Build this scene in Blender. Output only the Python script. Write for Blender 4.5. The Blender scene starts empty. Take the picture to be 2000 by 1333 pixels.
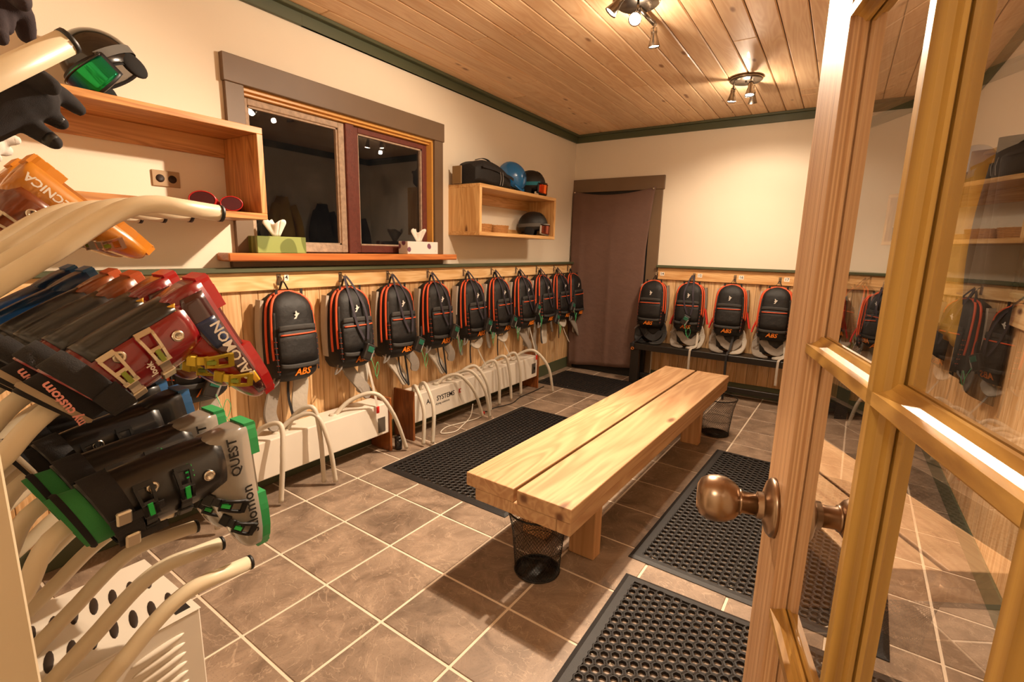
import bpy, bmesh, math, random
from mathutils import Vector, Matrix
random.seed(7)
scene = bpy.context.scene
PI = math.pi

# ---------------------------------------------------------------- camera
F_PX = 956.42
CAM = Vector((2.5471, -5.0437, 1.3351))
yaw, pitch, roll = -0.5828, 0.1856, 0.0237
_f = Vector((math.sin(yaw)*math.cos(pitch), math.cos(yaw)*math.cos(pitch), -math.sin(pitch)))
_r = Vector((math.cos(yaw), -math.sin(yaw), 0)); _u = _r.cross(_f)
_R = _r*math.cos(roll) + _u*math.sin(roll); _U = -_r*math.sin(roll) + _u*math.cos(roll)
cd = bpy.data.cameras.new('camera'); cam = bpy.data.objects.new('camera', cd)
scene.collection.objects.link(cam)
cd.sensor_width = 36; cd.lens = F_PX/2000*36; cd.clip_start = 0.01; cd.clip_end = 60
mw = Matrix.Identity(4)
for i in range(3):
    mw[i][0] = _R[i]; mw[i][1] = _U[i]; mw[i][2] = -_f[i]; mw[i][3] = CAM[i]
cam.matrix_world = mw
scene.camera = cam

# ---------------------------------------------------------------- world (night outside) and view
w = bpy.data.worlds.new('night'); scene.world = w; w.use_nodes = True
w.node_tree.nodes['Background'].inputs[0].default_value = (0.012, 0.010, 0.009, 1)
w.node_tree.nodes['Background'].inputs[1].default_value = 0.3
vs = scene.view_settings
vs.view_transform = 'Standard'; vs.look = 'None'; vs.gamma = 1; vs.use_curve_mapping = False
vs.exposure = 0.15
LAMP_W = 44.0          # watts of each ceiling spot head
HALL_FILL_W = 5.0          # added fill lamp, out of view in the hallway
WARM = (1.0, 0.785, 0.57)

# ---------------------------------------------------------------- materials
def srgb(c):
    if isinstance(c, str):
        c = [int(c[i:i+2], 16)/255 for i in (0, 2, 4)]
    return tuple(x/12.92 if x <= .04045 else ((x+.055)/1.055)**2.4 for x in c) + (1,)
MATS = {}
def newmat(name):
    m = bpy.data.materials.new(name); m.use_nodes = True
    nt = m.node_tree; b = nt.nodes['Principled BSDF']
    MATS[name] = m
    return m, nt, b
def N(nt, t, **kw):
    n = nt.nodes.new(t)
    for k, v in kw.items():
        if k in n.inputs: n.inputs[k].default_value = v
        else: setattr(n, k, v)
    return n
def plain(name, col, rough=.5, metal=0, bump=0, bscale=80, vary=.12, vscale=6, coat=0, spec=None):
    """one colour with faint mottling and fine relief"""
    m, nt, b = newmat(name); L = nt.links.new
    tc = N(nt, 'ShaderNodeTexCoord'); nz = N(nt, 'ShaderNodeTexNoise', Scale=vscale, Detail=4)
    L(tc.outputs['Object'], nz.inputs['Vector'])
    mx = N(nt, 'ShaderNodeMix', data_type='RGBA'); c = srgb(col)
    mx.inputs[6].default_value = tuple(x*(1-vary) for x in c[:3])+(1,)
    mx.inputs[7].default_value = tuple(min(1, x*(1+vary)) for x in c[:3])+(1,)
    L(nz.outputs[0], mx.inputs[0]); L(mx.outputs[2], b.inputs['Base Color'])
    b.inputs['Roughness'].default_value = rough; b.inputs['Metallic'].default_value = metal
    b.inputs['Coat Weight'].default_value = coat
    if spec is not None: b.inputs['Specular IOR Level'].default_value = spec
    if bump:
        n2 = N(nt, 'ShaderNodeTexNoise', Scale=bscale, Detail=2); L(tc.outputs['Object'], n2.inputs['Vector'])
        bp = N(nt, 'ShaderNodeBump', Strength=bump, Distance=.004); L(n2.outputs[0], bp.inputs['Height']); L(bp.outputs[0], b.inputs['Normal'])
    return m
def fabric(name, col, rough=.85, scale=600, bump=.25, vary=.15):
    m, nt, b = newmat(name); L = nt.links.new
    tc = N(nt, 'ShaderNodeTexCoord')
    nz = N(nt, 'ShaderNodeTexNoise', Scale=9, Detail=5); L(tc.outputs['Object'], nz.inputs['Vector'])
    fz = N(nt, 'ShaderNodeTexNoise', Scale=scale, Detail=1); L(tc.outputs['Object'], fz.inputs['Vector'])
    mx = N(nt, 'ShaderNodeMix', data_type='RGBA'); c = srgb(col)
    mx.inputs[6].default_value = tuple(x*(1-vary) for x in c[:3])+(1,)
    mx.inputs[7].default_value = tuple(min(1, x*(1+vary)) for x in c[:3])+(1,)
    L(nz.outputs[0], mx.inputs[0]); L(mx.outputs[2], b.inputs['Base Color'])
    b.inputs['Roughness'].default_value = rough
    w1 = N(nt, 'ShaderNodeTexNoise', Scale=22, Detail=2); L(tc.outputs['Object'], w1.inputs['Vector'])
    ad = N(nt, 'ShaderNodeMath', operation='MULTIPLY_ADD'); ad.inputs[1].default_value = .15
    L(fz.outputs[0], ad.inputs[0]); L(w1.outputs[0], ad.inputs[2])
    bp = N(nt, 'ShaderNodeBump', Strength=bump, Distance=.012); L(ad.outputs[0], bp.inputs['Height']); L(bp.outputs[0], b.inputs['Normal'])
    return m
def wood(name, light, dark, axis=1, rough=.5, knots=.3, gscale=1.0, contrast=.55, shift=.25, coat=0.0, knotcol=None, along=1.1, dist=1.0):
    """boards: grain along a local axis, scattered knots, every board its own tone"""
    m, nt, b = newmat(name); L = nt.links.new
    tc = N(nt, 'ShaderNodeTexCoord'); oi = N(nt, 'ShaderNodeObjectInfo')
    off = N(nt, 'ShaderNodeVectorMath', operation='SCALE'); off.inputs[0].default_value = (13.7, 7.3, 19.1)
    L(oi.outputs['Random'], off.inputs['Scale'])
    add = N(nt, 'ShaderNodeVectorMath', operation='ADD'); L(tc.outputs['Object'], add.inputs[0]); L(off.outputs[0], add.inputs[1])
    mp = N(nt, 'ShaderNodeMapping'); s = [26*gscale]*3; s[axis] = along*gscale; mp.inputs['Scale'].default_value = s
    L(add.outputs[0], mp.inputs['Vector'])
    g = N(nt, 'ShaderNodeTexNoise', Scale=1.0, Detail=5, Roughness=.6, Distortion=.6*dist); L(mp.outputs[0], g.inputs['Vector'])
    mp2 = N(nt, 'ShaderNodeMapping'); s2 = [9*gscale]*3; s2[axis] = .64*along*gscale; mp2.inputs['Scale'].default_value = s2
    L(add.outputs[0], mp2.inputs['Vector'])
    g2 = N(nt, 'ShaderNodeTexNoise', Scale=1.0, Detail=2, Distortion=1.2*dist); L(mp2.outputs[0], g2.inputs['Vector'])
    rg = N(nt, 'ShaderNodeMath', operation='MULTIPLY'); rg.inputs[1].default_value = 9.0; L(g2.outputs[0], rg.inputs[0])
    sn = N(nt, 'ShaderNodeMath', operation='SINE'); sc = N(nt, 'ShaderNodeMath', operation='MULTIPLY'); sc.inputs[1].default_value = 6.28
    L(rg.outputs[0], sc.inputs[0]); L(sc.outputs[0], sn.inputs[0])
    mad = N(nt, 'ShaderNodeMath', operation='MULTIPLY_ADD'); mad.inputs[1].default_value = .16; L(sn.outputs[0], mad.inputs[0]); L(g.outputs[0], mad.inputs[2])
    rp = N(nt, 'ShaderNodeValToRGB'); e = rp.color_ramp.elements
    e[0].position = .5-contrast/2; e[1].position = .5+contrast/2
    e[0].color = srgb(dark); e[1].color = srgb(light)
    L(mad.outputs[0], rp.inputs[0])
    hs = N(nt, 'ShaderNodeHueSaturation')
    mr = N(nt, 'ShaderNodeMapRange'); mr.inputs['To Min'].default_value = 1-shift; mr.inputs['To Max'].default_value = 1+shift*.6
    L(oi.outputs['Random'], mr.inputs['Value']); L(mr.outputs[0], hs.inputs['Value']); L(rp.outputs[0], hs.inputs['Color'])
    col = hs.outputs[0]
    if knots:
        mp3 = N(nt, 'ShaderNodeMapping'); s3 = [9.0*gscale]*3; s3[axis] = 3.4*gscale; mp3.inputs['Scale'].default_value = s3
        L(add.outputs[0], mp3.inputs['Vector'])
        vo = N(nt, 'ShaderNodeTexVoronoi', Scale=1.0); L(mp3.outputs[0], vo.inputs['Vector'])
        sp = N(nt, 'ShaderNodeSeparateColor'); L(vo.outputs['Color'], sp.inputs[0])
        lt = N(nt, 'ShaderNodeMath', operation='LESS_THAN'); lt.inputs[1].default_value = knots; L(sp.outputs[0], lt.inputs[0])
        kr = N(nt, 'ShaderNodeMapRange', interpolation_type='SMOOTHSTEP'); kr.inputs['From Min'].default_value = .05; kr.inputs['From Max'].default_value = .17
        kr.inputs['To Min'].default_value = .85; kr.inputs['To Max'].default_value = 0; L(vo.outputs['Distance'], kr.inputs['Value'])
        ml = N(nt, 'ShaderNodeMath', operation='MULTIPLY'); L(lt.outputs[0], ml.inputs[0]); L(kr.outputs[0], ml.inputs[1])
        kx = N(nt, 'ShaderNodeMix', data_type='RGBA'); L(ml.outputs[0], kx.inputs[0]); L(col, kx.inputs[6])
        kx.inputs[7].default_value = srgb(knotcol or '5a2f16'); col = kx.outputs[2]
    L(col, b.inputs['Base Color']); b.inputs['Roughness'].default_value = rough; b.inputs['Coat Weight'].default_value = coat
    bp = N(nt, 'ShaderNodeBump', Strength=.18, Distance=.002); L(g.outputs[0], bp.inputs['Height']); L(bp.outputs[0], b.inputs['Normal'])
    return m
def glass_pane(name, tint=(1, 1, 1), ior=1.52, rough=0.0, dust=0.0):
    """thin sheet: mirror reflection by Fresnel over a clear view through"""
    m, nt, b = newmat(name); L = nt.links.new; nt.nodes.remove(b)
    out = nt.nodes['Material Output']
    fr = N(nt, 'ShaderNodeFresnel', IOR=ior); geo = N(nt, 'ShaderNodeNewGeometry')
    mi = N(nt, 'ShaderNodeMix', data_type='FLOAT'); mi.inputs[2].default_value = ior; mi.inputs[3].default_value = 1/ior
    L(geo.outputs['Backfacing'], mi.inputs[0]); L(mi.outputs[0], fr.inputs['IOR'])       # a sheet reflects alike from both sides
    d1_ = N(nt, 'ShaderNodeMath', operation='MULTIPLY'); d1_.inputs[1].default_value = 2; L(fr.outputs[0], d1_.inputs[0])
    d2_ = N(nt, 'ShaderNodeMath', operation='ADD'); d2_.inputs[1].default_value = 1; L(fr.outputs[0], d2_.inputs[0])
    d3_ = N(nt, 'ShaderNodeMath', operation='DIVIDE', use_clamp=True); L(d1_.outputs[0], d3_.inputs[0]); L(d2_.outputs[0], d3_.inputs[1]); tr = N(nt, 'ShaderNodeBsdfTransparent'); gl = N(nt, 'ShaderNodeBsdfGlossy', Roughness=rough)
    tr.inputs[0].default_value = tint+(1,)
    sh = N(nt, 'ShaderNodeMixShader'); L(d3_.outputs[0], sh.inputs[0]); L(tr.outputs[0], sh.inputs[1]); L(gl.outputs[0], sh.inputs[2])
    last = sh.outputs[0]
    if dust:
        tc = N(nt, 'ShaderNodeTexCoord'); nz = N(nt, 'ShaderNodeTexNoise', Scale=5, Detail=8, Roughness=.7); L(tc.outputs['Object'], nz.inputs['Vector'])
        n2 = N(nt, 'ShaderNodeTexNoise', Scale=160, Detail=2); L(tc.outputs['Object'], n2.inputs['Vector'])
        r2 = N(nt, 'ShaderNodeMapRange'); r2.inputs['From Min'].default_value = .66; r2.inputs['From Max'].default_value = .8; L(n2.outputs[0], r2.inputs['Value'])
        mr = N(nt, 'ShaderNodeMapRange'); mr.inputs['From Min'].default_value = .45; mr.inputs['From Max'].default_value = .8; mr.inputs['To Max'].default_value = dust; L(nz.outputs[0], mr.inputs['Value'])
        ma = N(nt, 'ShaderNodeMath', operation='MULTIPLY_ADD'); ma.inputs[1].default_value = dust*1.5; L(r2.outputs[0], ma.inputs[0]); L(mr.outputs[0], ma.inputs[2])
        df = N(nt, 'ShaderNodeBsdfDiffuse'); df.inputs[0].default_value = (.55, .5, .45, 1)
        s2 = N(nt, 'ShaderNodeMixShader'); L(ma.outputs[0], s2.inputs[0]); L(last, s2.inputs[1]); L(df.outputs[0], s2.inputs[2]); last = s2.outputs[0]
    L(last, out.inputs['Surface'])
    return m
def emit(name, col, strength):
    m, nt, b = newmat(name); b.inputs['Emission Color'].default_value = tuple(col)+(1,); b.inputs['Emission Strength'].default_value = strength
    b.inputs['Base Color'].default_value = (.8, .8, .8, 1); return m

plain('wall_paint', 'e4d8c4', .6, bump=.05, bscale=220, vary=.02)
plain('green_paint', '4d523a', .45, vary=.10, vscale=5)
plain('taupe_paint', '6e5842', .5, vary=.14, vscale=4, bump=.05, bscale=60)
plain('near_black', '14110f', .6)
plain('grout', 'dccbb6', .9, bump=.2, bscale=300)
wood('ceiling_pine', 'f5d8b2', 'd8aa7c', axis=1, rough=.45, knots=.5, contrast=.95, shift=.12, coat=.05, knotcol='7a4322')
wood('wainscot_pine', 'e6c294', 'bb8c56', axis=2, rough=.5, knots=.2, contrast=.65, shift=.16)
wood('rail_pine_y', 'efcf9c', 'cd9d62', axis=1, rough=.5, knots=.25, contrast=.7, shift=.05)
wood('rail_pine_x', 'eac087', 'c58a4c', axis=0, rough=.5, knots=.25, contrast=.7, shift=.05)
wood('sill_wood', 'd88a4c', 'a85a28', axis=1, rough=.35, knots=.12, contrast=.7, shift=.05, coat=.2)
wood('shelf_wood_y', 'd49c5c', '9f6632', axis=1, rough=.42, knots=.2, contrast=.6, shift=.08, coat=.15)
wood('shelf_wood_z', 'd49c5c', '9f6632', axis=2, rough=.42, knots=.2, contrast=.6, shift=.08, coat=.15)
wood('shelf_pine_y', 'e2b87c', 'b98448', axis=1, rough=.42, knots=.3, contrast=.7, shift=.05, coat=.1)
wood('shelf_pine_z', 'e2b87c', 'b98448', axis=2, rough=.42, knots=.3, contrast=.7, shift=.05, coat=.1)
wood('bench_wood', 'd0ab80', 'a87c54', axis=1, rough=.5, knots=.16, contrast=.75, shift=.05, gscale=.7)
wood('bench_wood_z', 'd2a476', 'a4764a', axis=2, rough=.5, knots=.2, contrast=.7, shift=.05, gscale=.7)
wood('door_fir_z', 'c9a050', '8a6224', axis=2, rough=.35, knots=0, contrast=.6, shift=.06, gscale=1.6, coat=.1, along=.25, dist=.3)
wood('door_stile', 'd0aa80', 'a87c54', axis=2, rough=.4, knots=0, contrast=.4, shift=.02, gscale=6.0, coat=.03, along=.03, dist=.05)
wood('door_fir_x', 'cda254', '8c6226', axis=1, rough=.35, knots=0, contrast=.5, shift=.06, gscale=1.6, coat=.1, along=.25, dist=.3)
wood('dryer_wood', 'a5622e', '6e3a17', axis=2, rough=.45, knots=0, contrast=.7, coat=.15)
plain('old_sash_red', '6b3327', .6, vary=.35, vscale=30, bump=.5, bscale=90)
plain('old_sash_white', 'b79f88', .6, vary=.45, vscale=40, bump=.6, bscale=90)
plain('liner_wood', 'd9a04e', .4, vary=.15)
glass_pane('door_glass', ior=2.3)
glass_pane('window_glass', dust=.035)

def tile_mat():
    m, nt, b = newmat('floor_tile'); L = nt.links.new
    tc = N(nt, 'ShaderNodeTexCoord'); oi = N(nt, 'ShaderNodeObjectInfo')
    off = N(nt, 'ShaderNodeVectorMath', operation='SCALE'); off.inputs[0].default_value = (31, 17, 9); L(oi.outputs['Random'], off.inputs['Scale'])
    add = N(nt, 'ShaderNodeVectorMath', operation='ADD'); L(tc.outputs['Object'], add.inputs[0]); L(off.outputs[0], add.inputs[1])
    n1 = N(nt, 'ShaderNodeTexNoise', Scale=6, Detail=8, Roughness=.65, Distortion=.8); L(add.outputs[0], n1.inputs['Vector'])
    rp = N(nt, 'ShaderNodeValToRGB'); e = rp.color_ramp.elements
    e[0].position = .30; e[0].color = srgb('675546'); e[1].position = .72; e[1].color = srgb('a68f7a')
    L(n1.outputs[0], rp.inputs[0])
    n2 = N(nt, 'ShaderNodeTexNoise', Scale=4.5, Detail=3, Distortion=3.0); L(add.outputs[0], n2.inputs['Vector'])
    # pale veins where the warped noise crosses one half
    ab = N(nt, 'ShaderNodeMath', operation='SUBTRACT'); ab.inputs[1].default_value = .5; L(n2.outputs[0], ab.inputs[0])
    a2 = N(nt, 'ShaderNodeMath', operation='ABSOLUTE'); L(ab.outputs[0], a2.inputs[0])
    vr = N(nt, 'ShaderNodeMapRange'); vr.inputs['From Max'].default_value = .012; vr.inputs['To Min'].default_value = .35; vr.inputs['To Max'].default_value = 0; L(a2.outputs[0], vr.inputs['Value'])
    n3 = N(nt, 'ShaderNodeTexNoise', Scale=220, Detail=2); L(add.outputs[0], n3.inputs['Vector'])
    sp = N(nt, 'ShaderNodeMapRange'); sp.inputs['From Min'].default_value = .30; sp.inputs['From Max'].default_value = .42; sp.inputs['To Min'].default_value = .75; sp.inputs['To Max'].default_value = 1; L(n3.outputs[0], sp.inputs['Value'])
    mx = N(nt, 'ShaderNodeMix', data_type='RGBA'); L(vr.outputs[0], mx.inputs[0]); L(rp.outputs[0], mx.inputs[6]); mx.inputs[7].default_value = srgb('cdb59c')
    hs = N(nt, 'ShaderNodeHueSaturation'); L(mx.outputs[2], hs.inputs['Color'])
    mr = N(nt, 'ShaderNodeMapRange'); mr.inputs['To Min'].default_value = .86; mr.inputs['To Max'].default_value = 1.08; L(oi.outputs['Random'], mr.inputs['Value'])
    vm = N(nt, 'ShaderNodeMath', operation='MULTIPLY'); L(mr.outputs[0], vm.inputs[0]); L(sp.outputs[0], vm.inputs[1]); L(vm.outputs[0], hs.inputs['Value'])
    L(hs.outputs[0], b.inputs['Base Color'])
    rr = N(nt, 'ShaderNodeMapRange'); rr.inputs['To Min'].default_value = .38; rr.inputs['To Max'].default_value = .6; L(n1.outputs[0], rr.inputs['Value']); L(rr.outputs[0], b.inputs['Roughness'])
    bp = N(nt, 'ShaderNodeBump', Strength=.25, Distance=.004); L(n1.outputs[0], bp.inputs['Height']); L(bp.outputs[0], b.inputs['Normal'])
tile_mat()

# ---------------------------------------------------------------- mesh helpers
COL = scene.collection
def V(*a): return Vector(a)
class MB:
    """collects shapes; build() links them as one mesh object"""
    def __init__(s): s.v = []; s.f = []; s.sm = []
    def add(s, vs, fs, smooth=False):
        o = len(s.v); s.v += [tuple(v) for v in vs]; s.f += [tuple(i+o for i in f) for f in fs]; s.sm += [smooth]*len(fs); return s
    def bm(s, bm, smooth=False, M=None):
        bm.verts.ensure_lookup_table()
        s.add([(M @ v.co) if M else v.co.copy() for v in bm.verts], [[v.index for v in f.verts] for f in bm.faces], smooth); bm.free(); return s
    def box(s, a, b, bev=0, seg=1, M=None):
        a = Vector(a); b = Vector(b); bm = bmesh.new(); bmesh.ops.create_cube(bm, size=1)
        for v in bm.verts: v.co = Vector(((a[i]+b[i])/2 + v.co[i]*(b[i]-a[i]) for i in range(3)))
        if bev: bmesh.ops.bevel(bm, geom=bm.edges[:], offset=bev, segments=seg, affect='EDGES', profile=.5)
        bm.verts.index_update(); return s.bm(bm, False, M)
    def tube(s, pts, r, n=8, caps=True, smooth=True, flat=None):
        """tube through points; r number or list; flat=(wx, wz) squashes the section (ribbon-like)"""
        pts = [Vector(p) for p in pts]; k = len(pts); rr = r if isinstance(r, (list, tuple)) else [r]*k
        t0 = (pts[1]-pts[0]).normalized(); up = Vector((0, 0, 1)) if abs(t0.z) < .9 else Vector((1, 0, 0))
        a = t0.cross(up).normalized(); rings = []
        for i, p in enumerate(pts):
            t = (pts[min(i+1, k-1)]-pts[max(i-1, 0)]).normalized()
            a = (a - t*a.dot(t)).normalized(); b = t.cross(a)
            rings.append([p + a*(math.cos(2*PI*j/n)*rr[i]*(flat[0] if flat else 1)) + b*(math.sin(2*PI*j/n)*rr[i]*(flat[1] if flat else 1)) for j in range(n)])
        return s.loft(rings, caps, smooth)
    def ribbon(s, pts, width, th, wdir=(0, 0, 1), smooth=True):
        """flat strap: width along wdir (made square to the path), thickness th"""
        pts = [Vector(p) for p in pts]; k = len(pts); ww = width if isinstance(width, (list, tuple)) else [width]*k; rings = []
        wd = Vector(wdir)
        for i, p in enumerate(pts):
            t = (pts[min(i+1, k-1)]-pts[max(i-1, 0)]).normalized()
            a = (wd - t*wd.dot(t)).normalized(); b = t.cross(a); h = ww[i]/2; q = th/2
            rings.append([p+a*h*.92+b*q, p-a*h*.92+b*q, p-a*h, p-a*h*.92-b*q, p+a*h*.92-b*q, p+a*h])
        return s.loft(rings, True, False)
    def loft(s, rings, caps=True, smooth=True, closed=True):
        n = len(rings[0]); vs = [v for r in rings for v in r]; fs = []
        for i in range(len(rings)-1):
            for j in range(n if closed else n-1):
                fs.append((i*n+j, i*n+(j+1) % n, (i+1)*n+(j+1) % n, (i+1)*n+j))
        o = len(s.v); s.add(vs, fs, smooth)
        if caps and closed:
            s.f.append(tuple(o+j for j in reversed(range(n)))); s.sm.append(False)
            s.f.append(tuple(o+(len(rings)-1)*n+j for j in range(n))); s.sm.append(False)
        return s
    def lathe(s, prof, n=24, M=None, smooth=True, caps=True, arc=2*PI):
        """profile [(r, z)] turned about z"""
        rings = []
        for r, z in prof:
            ring = [Vector((r*math.cos(2*PI*j/n), r*math.sin(2*PI*j/n), z)) for j in range(n)]
            rings.append([M @ v for v in ring] if M else ring)
        return s.loft(rings, caps, smooth)
    def grid(s, fn, nu, nv, th=0, smooth=True):
        """surface fn(u, v) -> point, optionally with thickness along its normal"""
        P = [[Vector(fn(i/nu, j/nv)) for j in range(nv+1)] for i in range(nu+1)]
        def nrm(i, j):
            du = P[min(i+1, nu)][j]-P[max(i-1, 0)][j]; dv = P[i][min(j+1, nv)]-P[i][max(j-1, 0)]
            n = du.cross(dv); return n.normalized() if n.length > 1e-12 else Vector((0, 0, 1))
        vs = [P[i][j] for i in range(nu+1) for j in range(nv+1)]; m = nv+1
        fs = [(i*m+j, (i+1)*m+j, (i+1)*m+j+1, i*m+j+1) for i in range(nu) for j in range(nv)]
        if th:
            k = len(vs); vs += [P[i][j]-nrm(i, j)*th for i in range(nu+1) for j in range(nv+1)]
            fs += [tuple(k+x for x in reversed(f)) for f in fs]
            ed = [(i, 0) for i in range(nu+1)] + [(nu, j) for j in range(1, nv+1)] + [(i, nv) for i in range(nu-1, -1, -1)] + [(0, j) for j in range(nv-1, 0, -1)]
            for q in range(len(ed)):
                a = ed[q]; b = ed[(q+1) % len(ed)]; ia = a[0]*m+a[1]; ib = b[0]*m+b[1]
                fs.append((ib, ia, ia+k, ib+k))
        return s.add(vs, fs, smooth)
    def prism(s, outline, d, M=None, smooth=False):
        """2-D outline (x, y) extruded from z=0 to z=d"""
        n = len(outline); vs = [Vector((x, y, 0)) for x, y in outline]+[Vector((x, y, d)) for x, y in outline]
        if M: vs = [M @ v for v in vs]
        fs = [tuple(reversed(range(n))), tuple(range(n, 2*n))]+[(i, (i+1) % n, n+(i+1) % n, n+i) for i in range(n)]
        return s.add(vs, fs, smooth)
    def sphere(s, c, r, n=12, m=8, M=None):
        c = Vector(c); r = Vector(r) if hasattr(r, '__len__') else Vector((r, r, r)); rings = []
        for i in range(m+1):
            t = PI*(.02+.96*i/m)
            ring = [Vector((c.x+r.x*math.sin(t)*math.cos(2*PI*j/n), c.y+r.y*math.sin(t)*math.sin(2*PI*j/n), c.z-r.z*math.cos(t))) for j in range(n)]
            rings.append([M @ v for v in ring] if M else ring)
        return s.loft(rings, True, True)
    def mesh(s, name, mat, M=None):
        me = bpy.data.meshes.new(name); me.from_pydata([(M @ Vector(v)) if M else v for v in s.v], [], s.f)
        me.polygons.foreach_set('use_smooth', s.sm); me.update()
        bm = bmesh.new(); bm.from_mesh(me); bmesh.ops.recalc_face_normals(bm, faces=bm.faces); bm.to_mesh(me); bm.free()
        me.materials.append(MATS[mat]); return me
    def build(s, name, mat, parent=None, M=None):
        return obj(name, s.mesh(name, mat, M), parent)
def obj(name, me, parent=None):
    o = bpy.data.objects.new(name, me); COL.objects.link(o)
    if parent: o.parent = parent
    return o
def tag(o, label=None, cat=None, group=None, kind=None):
    for k, v in (('label', label), ('category', cat), ('group', group), ('kind', kind)):
        if v: o[k] = v
    return o
def thing(name, label, cat, loc=(0, 0, 0), rotz=0, group=None, kind=None):
    o = bpy.data.objects.new(name, None); COL.objects.link(o); o.location = loc; o.rotation_euler = (0, 0, rotz)
    o.empty_display_size = .05
    return tag(o, label, cat, group, kind)
def struct(o, label, cat=None): return tag(o, label, cat, None, 'structure')
def copy_tree(o, parent=None):
    c = o.copy(); COL.objects.link(c)
    if parent: c.parent = parent
    for ch in list(o.children): copy_tree(ch, c)
    return c
def text_mesh(txt, size, depth=.0006, shear=0, bold=0):
    cu = bpy.data.curves.new('lettering', 'FONT'); cu.body = txt; cu.size = size; cu.extrude = depth; cu.shear = shear; cu.align_x = 'CENTER'; cu.align_y = 'CENTER'
    cu.offset = bold; cu.resolution_u = 2
    o = bpy.data.objects.new('lettering', cu); COL.objects.link(o)
    me = bpy.data.meshes.new_from_object(o.evaluated_get(bpy.context.evaluated_depsgraph_get()))
    bpy.data.objects.remove(o); bpy.data.curves.remove(cu); return me
def letters(name, txt, size, mat, parent, M, depth=.0006, shear=0, bold=0):
    me = text_mesh(txt, size, depth, shear, bold); me.transform(M); me.materials.clear(); me.materials.append(MATS[mat]); me.name = name
    return obj(name, me, parent)
def frame(o, x, y, z=None):
    """matrix with given origin and axes"""
    x = Vector(x).normalized(); y = Vector(y); y = (y - x*y.dot(x)).normalized(); z = x.cross(y)
    M = Matrix.Identity(4)
    for i in range(3): M[i][0] = x[i]; M[i][1] = y[i]; M[i][2] = z[i]; M[i][3] = o[i]
    return M
def bez(p0, p1, p2, p3, n=12):
    p0, p1, p2, p3 = map(Vector, (p0, p1, p2, p3))
    return [p0*(1-t)**3+p1*3*t*(1-t)**2+p2*3*t*t*(1-t)+p3*t**3 for t in (i/n for i in range(n+1))]
def cat_path(pts, n=6):
    """smooth path through points"""
    P = [Vector(p) for p in pts]; out = []
    for i in range(len(P)-1):
        a = P[max(i-1, 0)]; b = P[i]; c = P[i+1]; d = P[min(i+2, len(P)-1)]
        for k in range(n):
            t = k/n; out.append(.5*((2*b)+(c-a)*t+(2*a-5*b+4*c-d)*t*t+(3*b-a-3*c+d)*t**3))
    out.append(P[-1]); return out

# ================================================================ THE SETTING
RX, NY, CZ = 3.2, -5.2, 2.55           # room: x 0..RX, y NY..0, ceiling at CZ
GA = -0.027; T = 0.33                   # tile grid turned a little against the walls
GO = Vector((0.9789, -4.3161, 0))
def grid_pt(i, j, z=0):
    return Vector((GO.x+T*(i*math.cos(GA)-j*math.sin(GA)), GO.y+T*(i*math.sin(GA)+j*math.cos(GA)), z))

# floor slab with every tile its own piece
floor = MB().box((-.1, NY-1.6, -.08), (RX+.1, .1, -.003)).build('floor', 'grout'); struct(floor, 'square stone-look floor tiles with pale grout', 'floor')
h = T/2-.0052
tile_me = MB().box((-h, -h, -.02), (h, h, 0), bev=.0018).mesh('tile', 'floor_tile')
for i in range(-5, 9):
    for j in range(-4, 15):
        p = grid_pt(i+.5, j+.5)
        if -.12 < p.x < RX+.12 and NY-.1 < p.y < .12:
            t = obj('tile', tile_me, floor); t.location = p; t.rotation_euler = (0, 0, GA + random.choice((0, PI/2, PI, -PI/2)))
# walls
WY0, WY1, WZ0, WZ1 = -3.64, -2.275, 1.25, 2.09      # window opening
mb = MB()
mb.box((-.12, NY, 0), (0, WY0, CZ)); mb.box((-.12, WY1, 0), (0, .12, CZ)); mb.box((-.12, WY0, 0), (0, WY1, WZ0)); mb.box((-.12, WY0, WZ1), (0, WY1, CZ))
wall_left = struct(mb.build('wall_left', 'wall_paint'), 'cream painted wall with the dark window', 'wall')
wall_back = struct(MB().box((.0, 0, 0), (RX, .12, CZ)).build('wall_back', 'wall_paint'), 'cream painted wall behind the curtain and numbered packs', 'wall')
wall_right = struct(MB().box((RX, NY, 0), (RX+.12, .12, CZ)).build('wall_right', 'wall_paint'), 'cream painted wall seen through the door glass', 'wall')
mb = MB(); DX0, DX1 = 1.90, 2.70
mb.box((-.12, NY-.12, 0), (DX0, NY, CZ)); mb.box((DX1, NY-.12, 0), (RX+.12, NY, CZ)); mb.box((DX0, NY-.12, 2.06), (DX1, NY, CZ))
struct(mb.build('wall_near', 'wall_paint'), 'cream painted wall around the doorway', 'wall')
# hallway behind the doorway
mb = MB(); mb.box((1.2, NY-1.6, 0), (1.3, NY-.12, CZ)); mb.box((3.3, NY-1.6, 0), (3.4, NY-.12, CZ)); mb.box((1.2, NY-1.7, 0), (3.4, NY-1.6, CZ))
struct(mb.build('wall_hallway', 'wall_paint'), 'cream hallway walls behind the doorway', 'wall')
ceiling = struct(MB().box((-.12, NY-1.7, CZ+.012), (RX+.2, .12, CZ+.12)).build('ceiling', 'near_black'), 'knotty pine board ceiling', 'ceiling')
PW = .133; k = 0; x = .0
while x < RX:
    ys = [NY, 0]
    cuts = sorted(random.uniform(NY+.4, -.4) for _ in range(random.choice((1, 1, 2))))
    ys = [NY]+cuts+[0]
    for a, b2 in zip(ys, ys[1:]):
        me = MB().box((.0022, -(b2-a)/2+.0015, 0), (min(PW, RX-x)-.0022, (b2-a)/2-.0015, .014), bev=.005).mesh('plank', 'ceiling_pine')
        o = obj('plank', me, ceiling); o.location = (x, (a+b2)/2, CZ)
    x += PW

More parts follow.
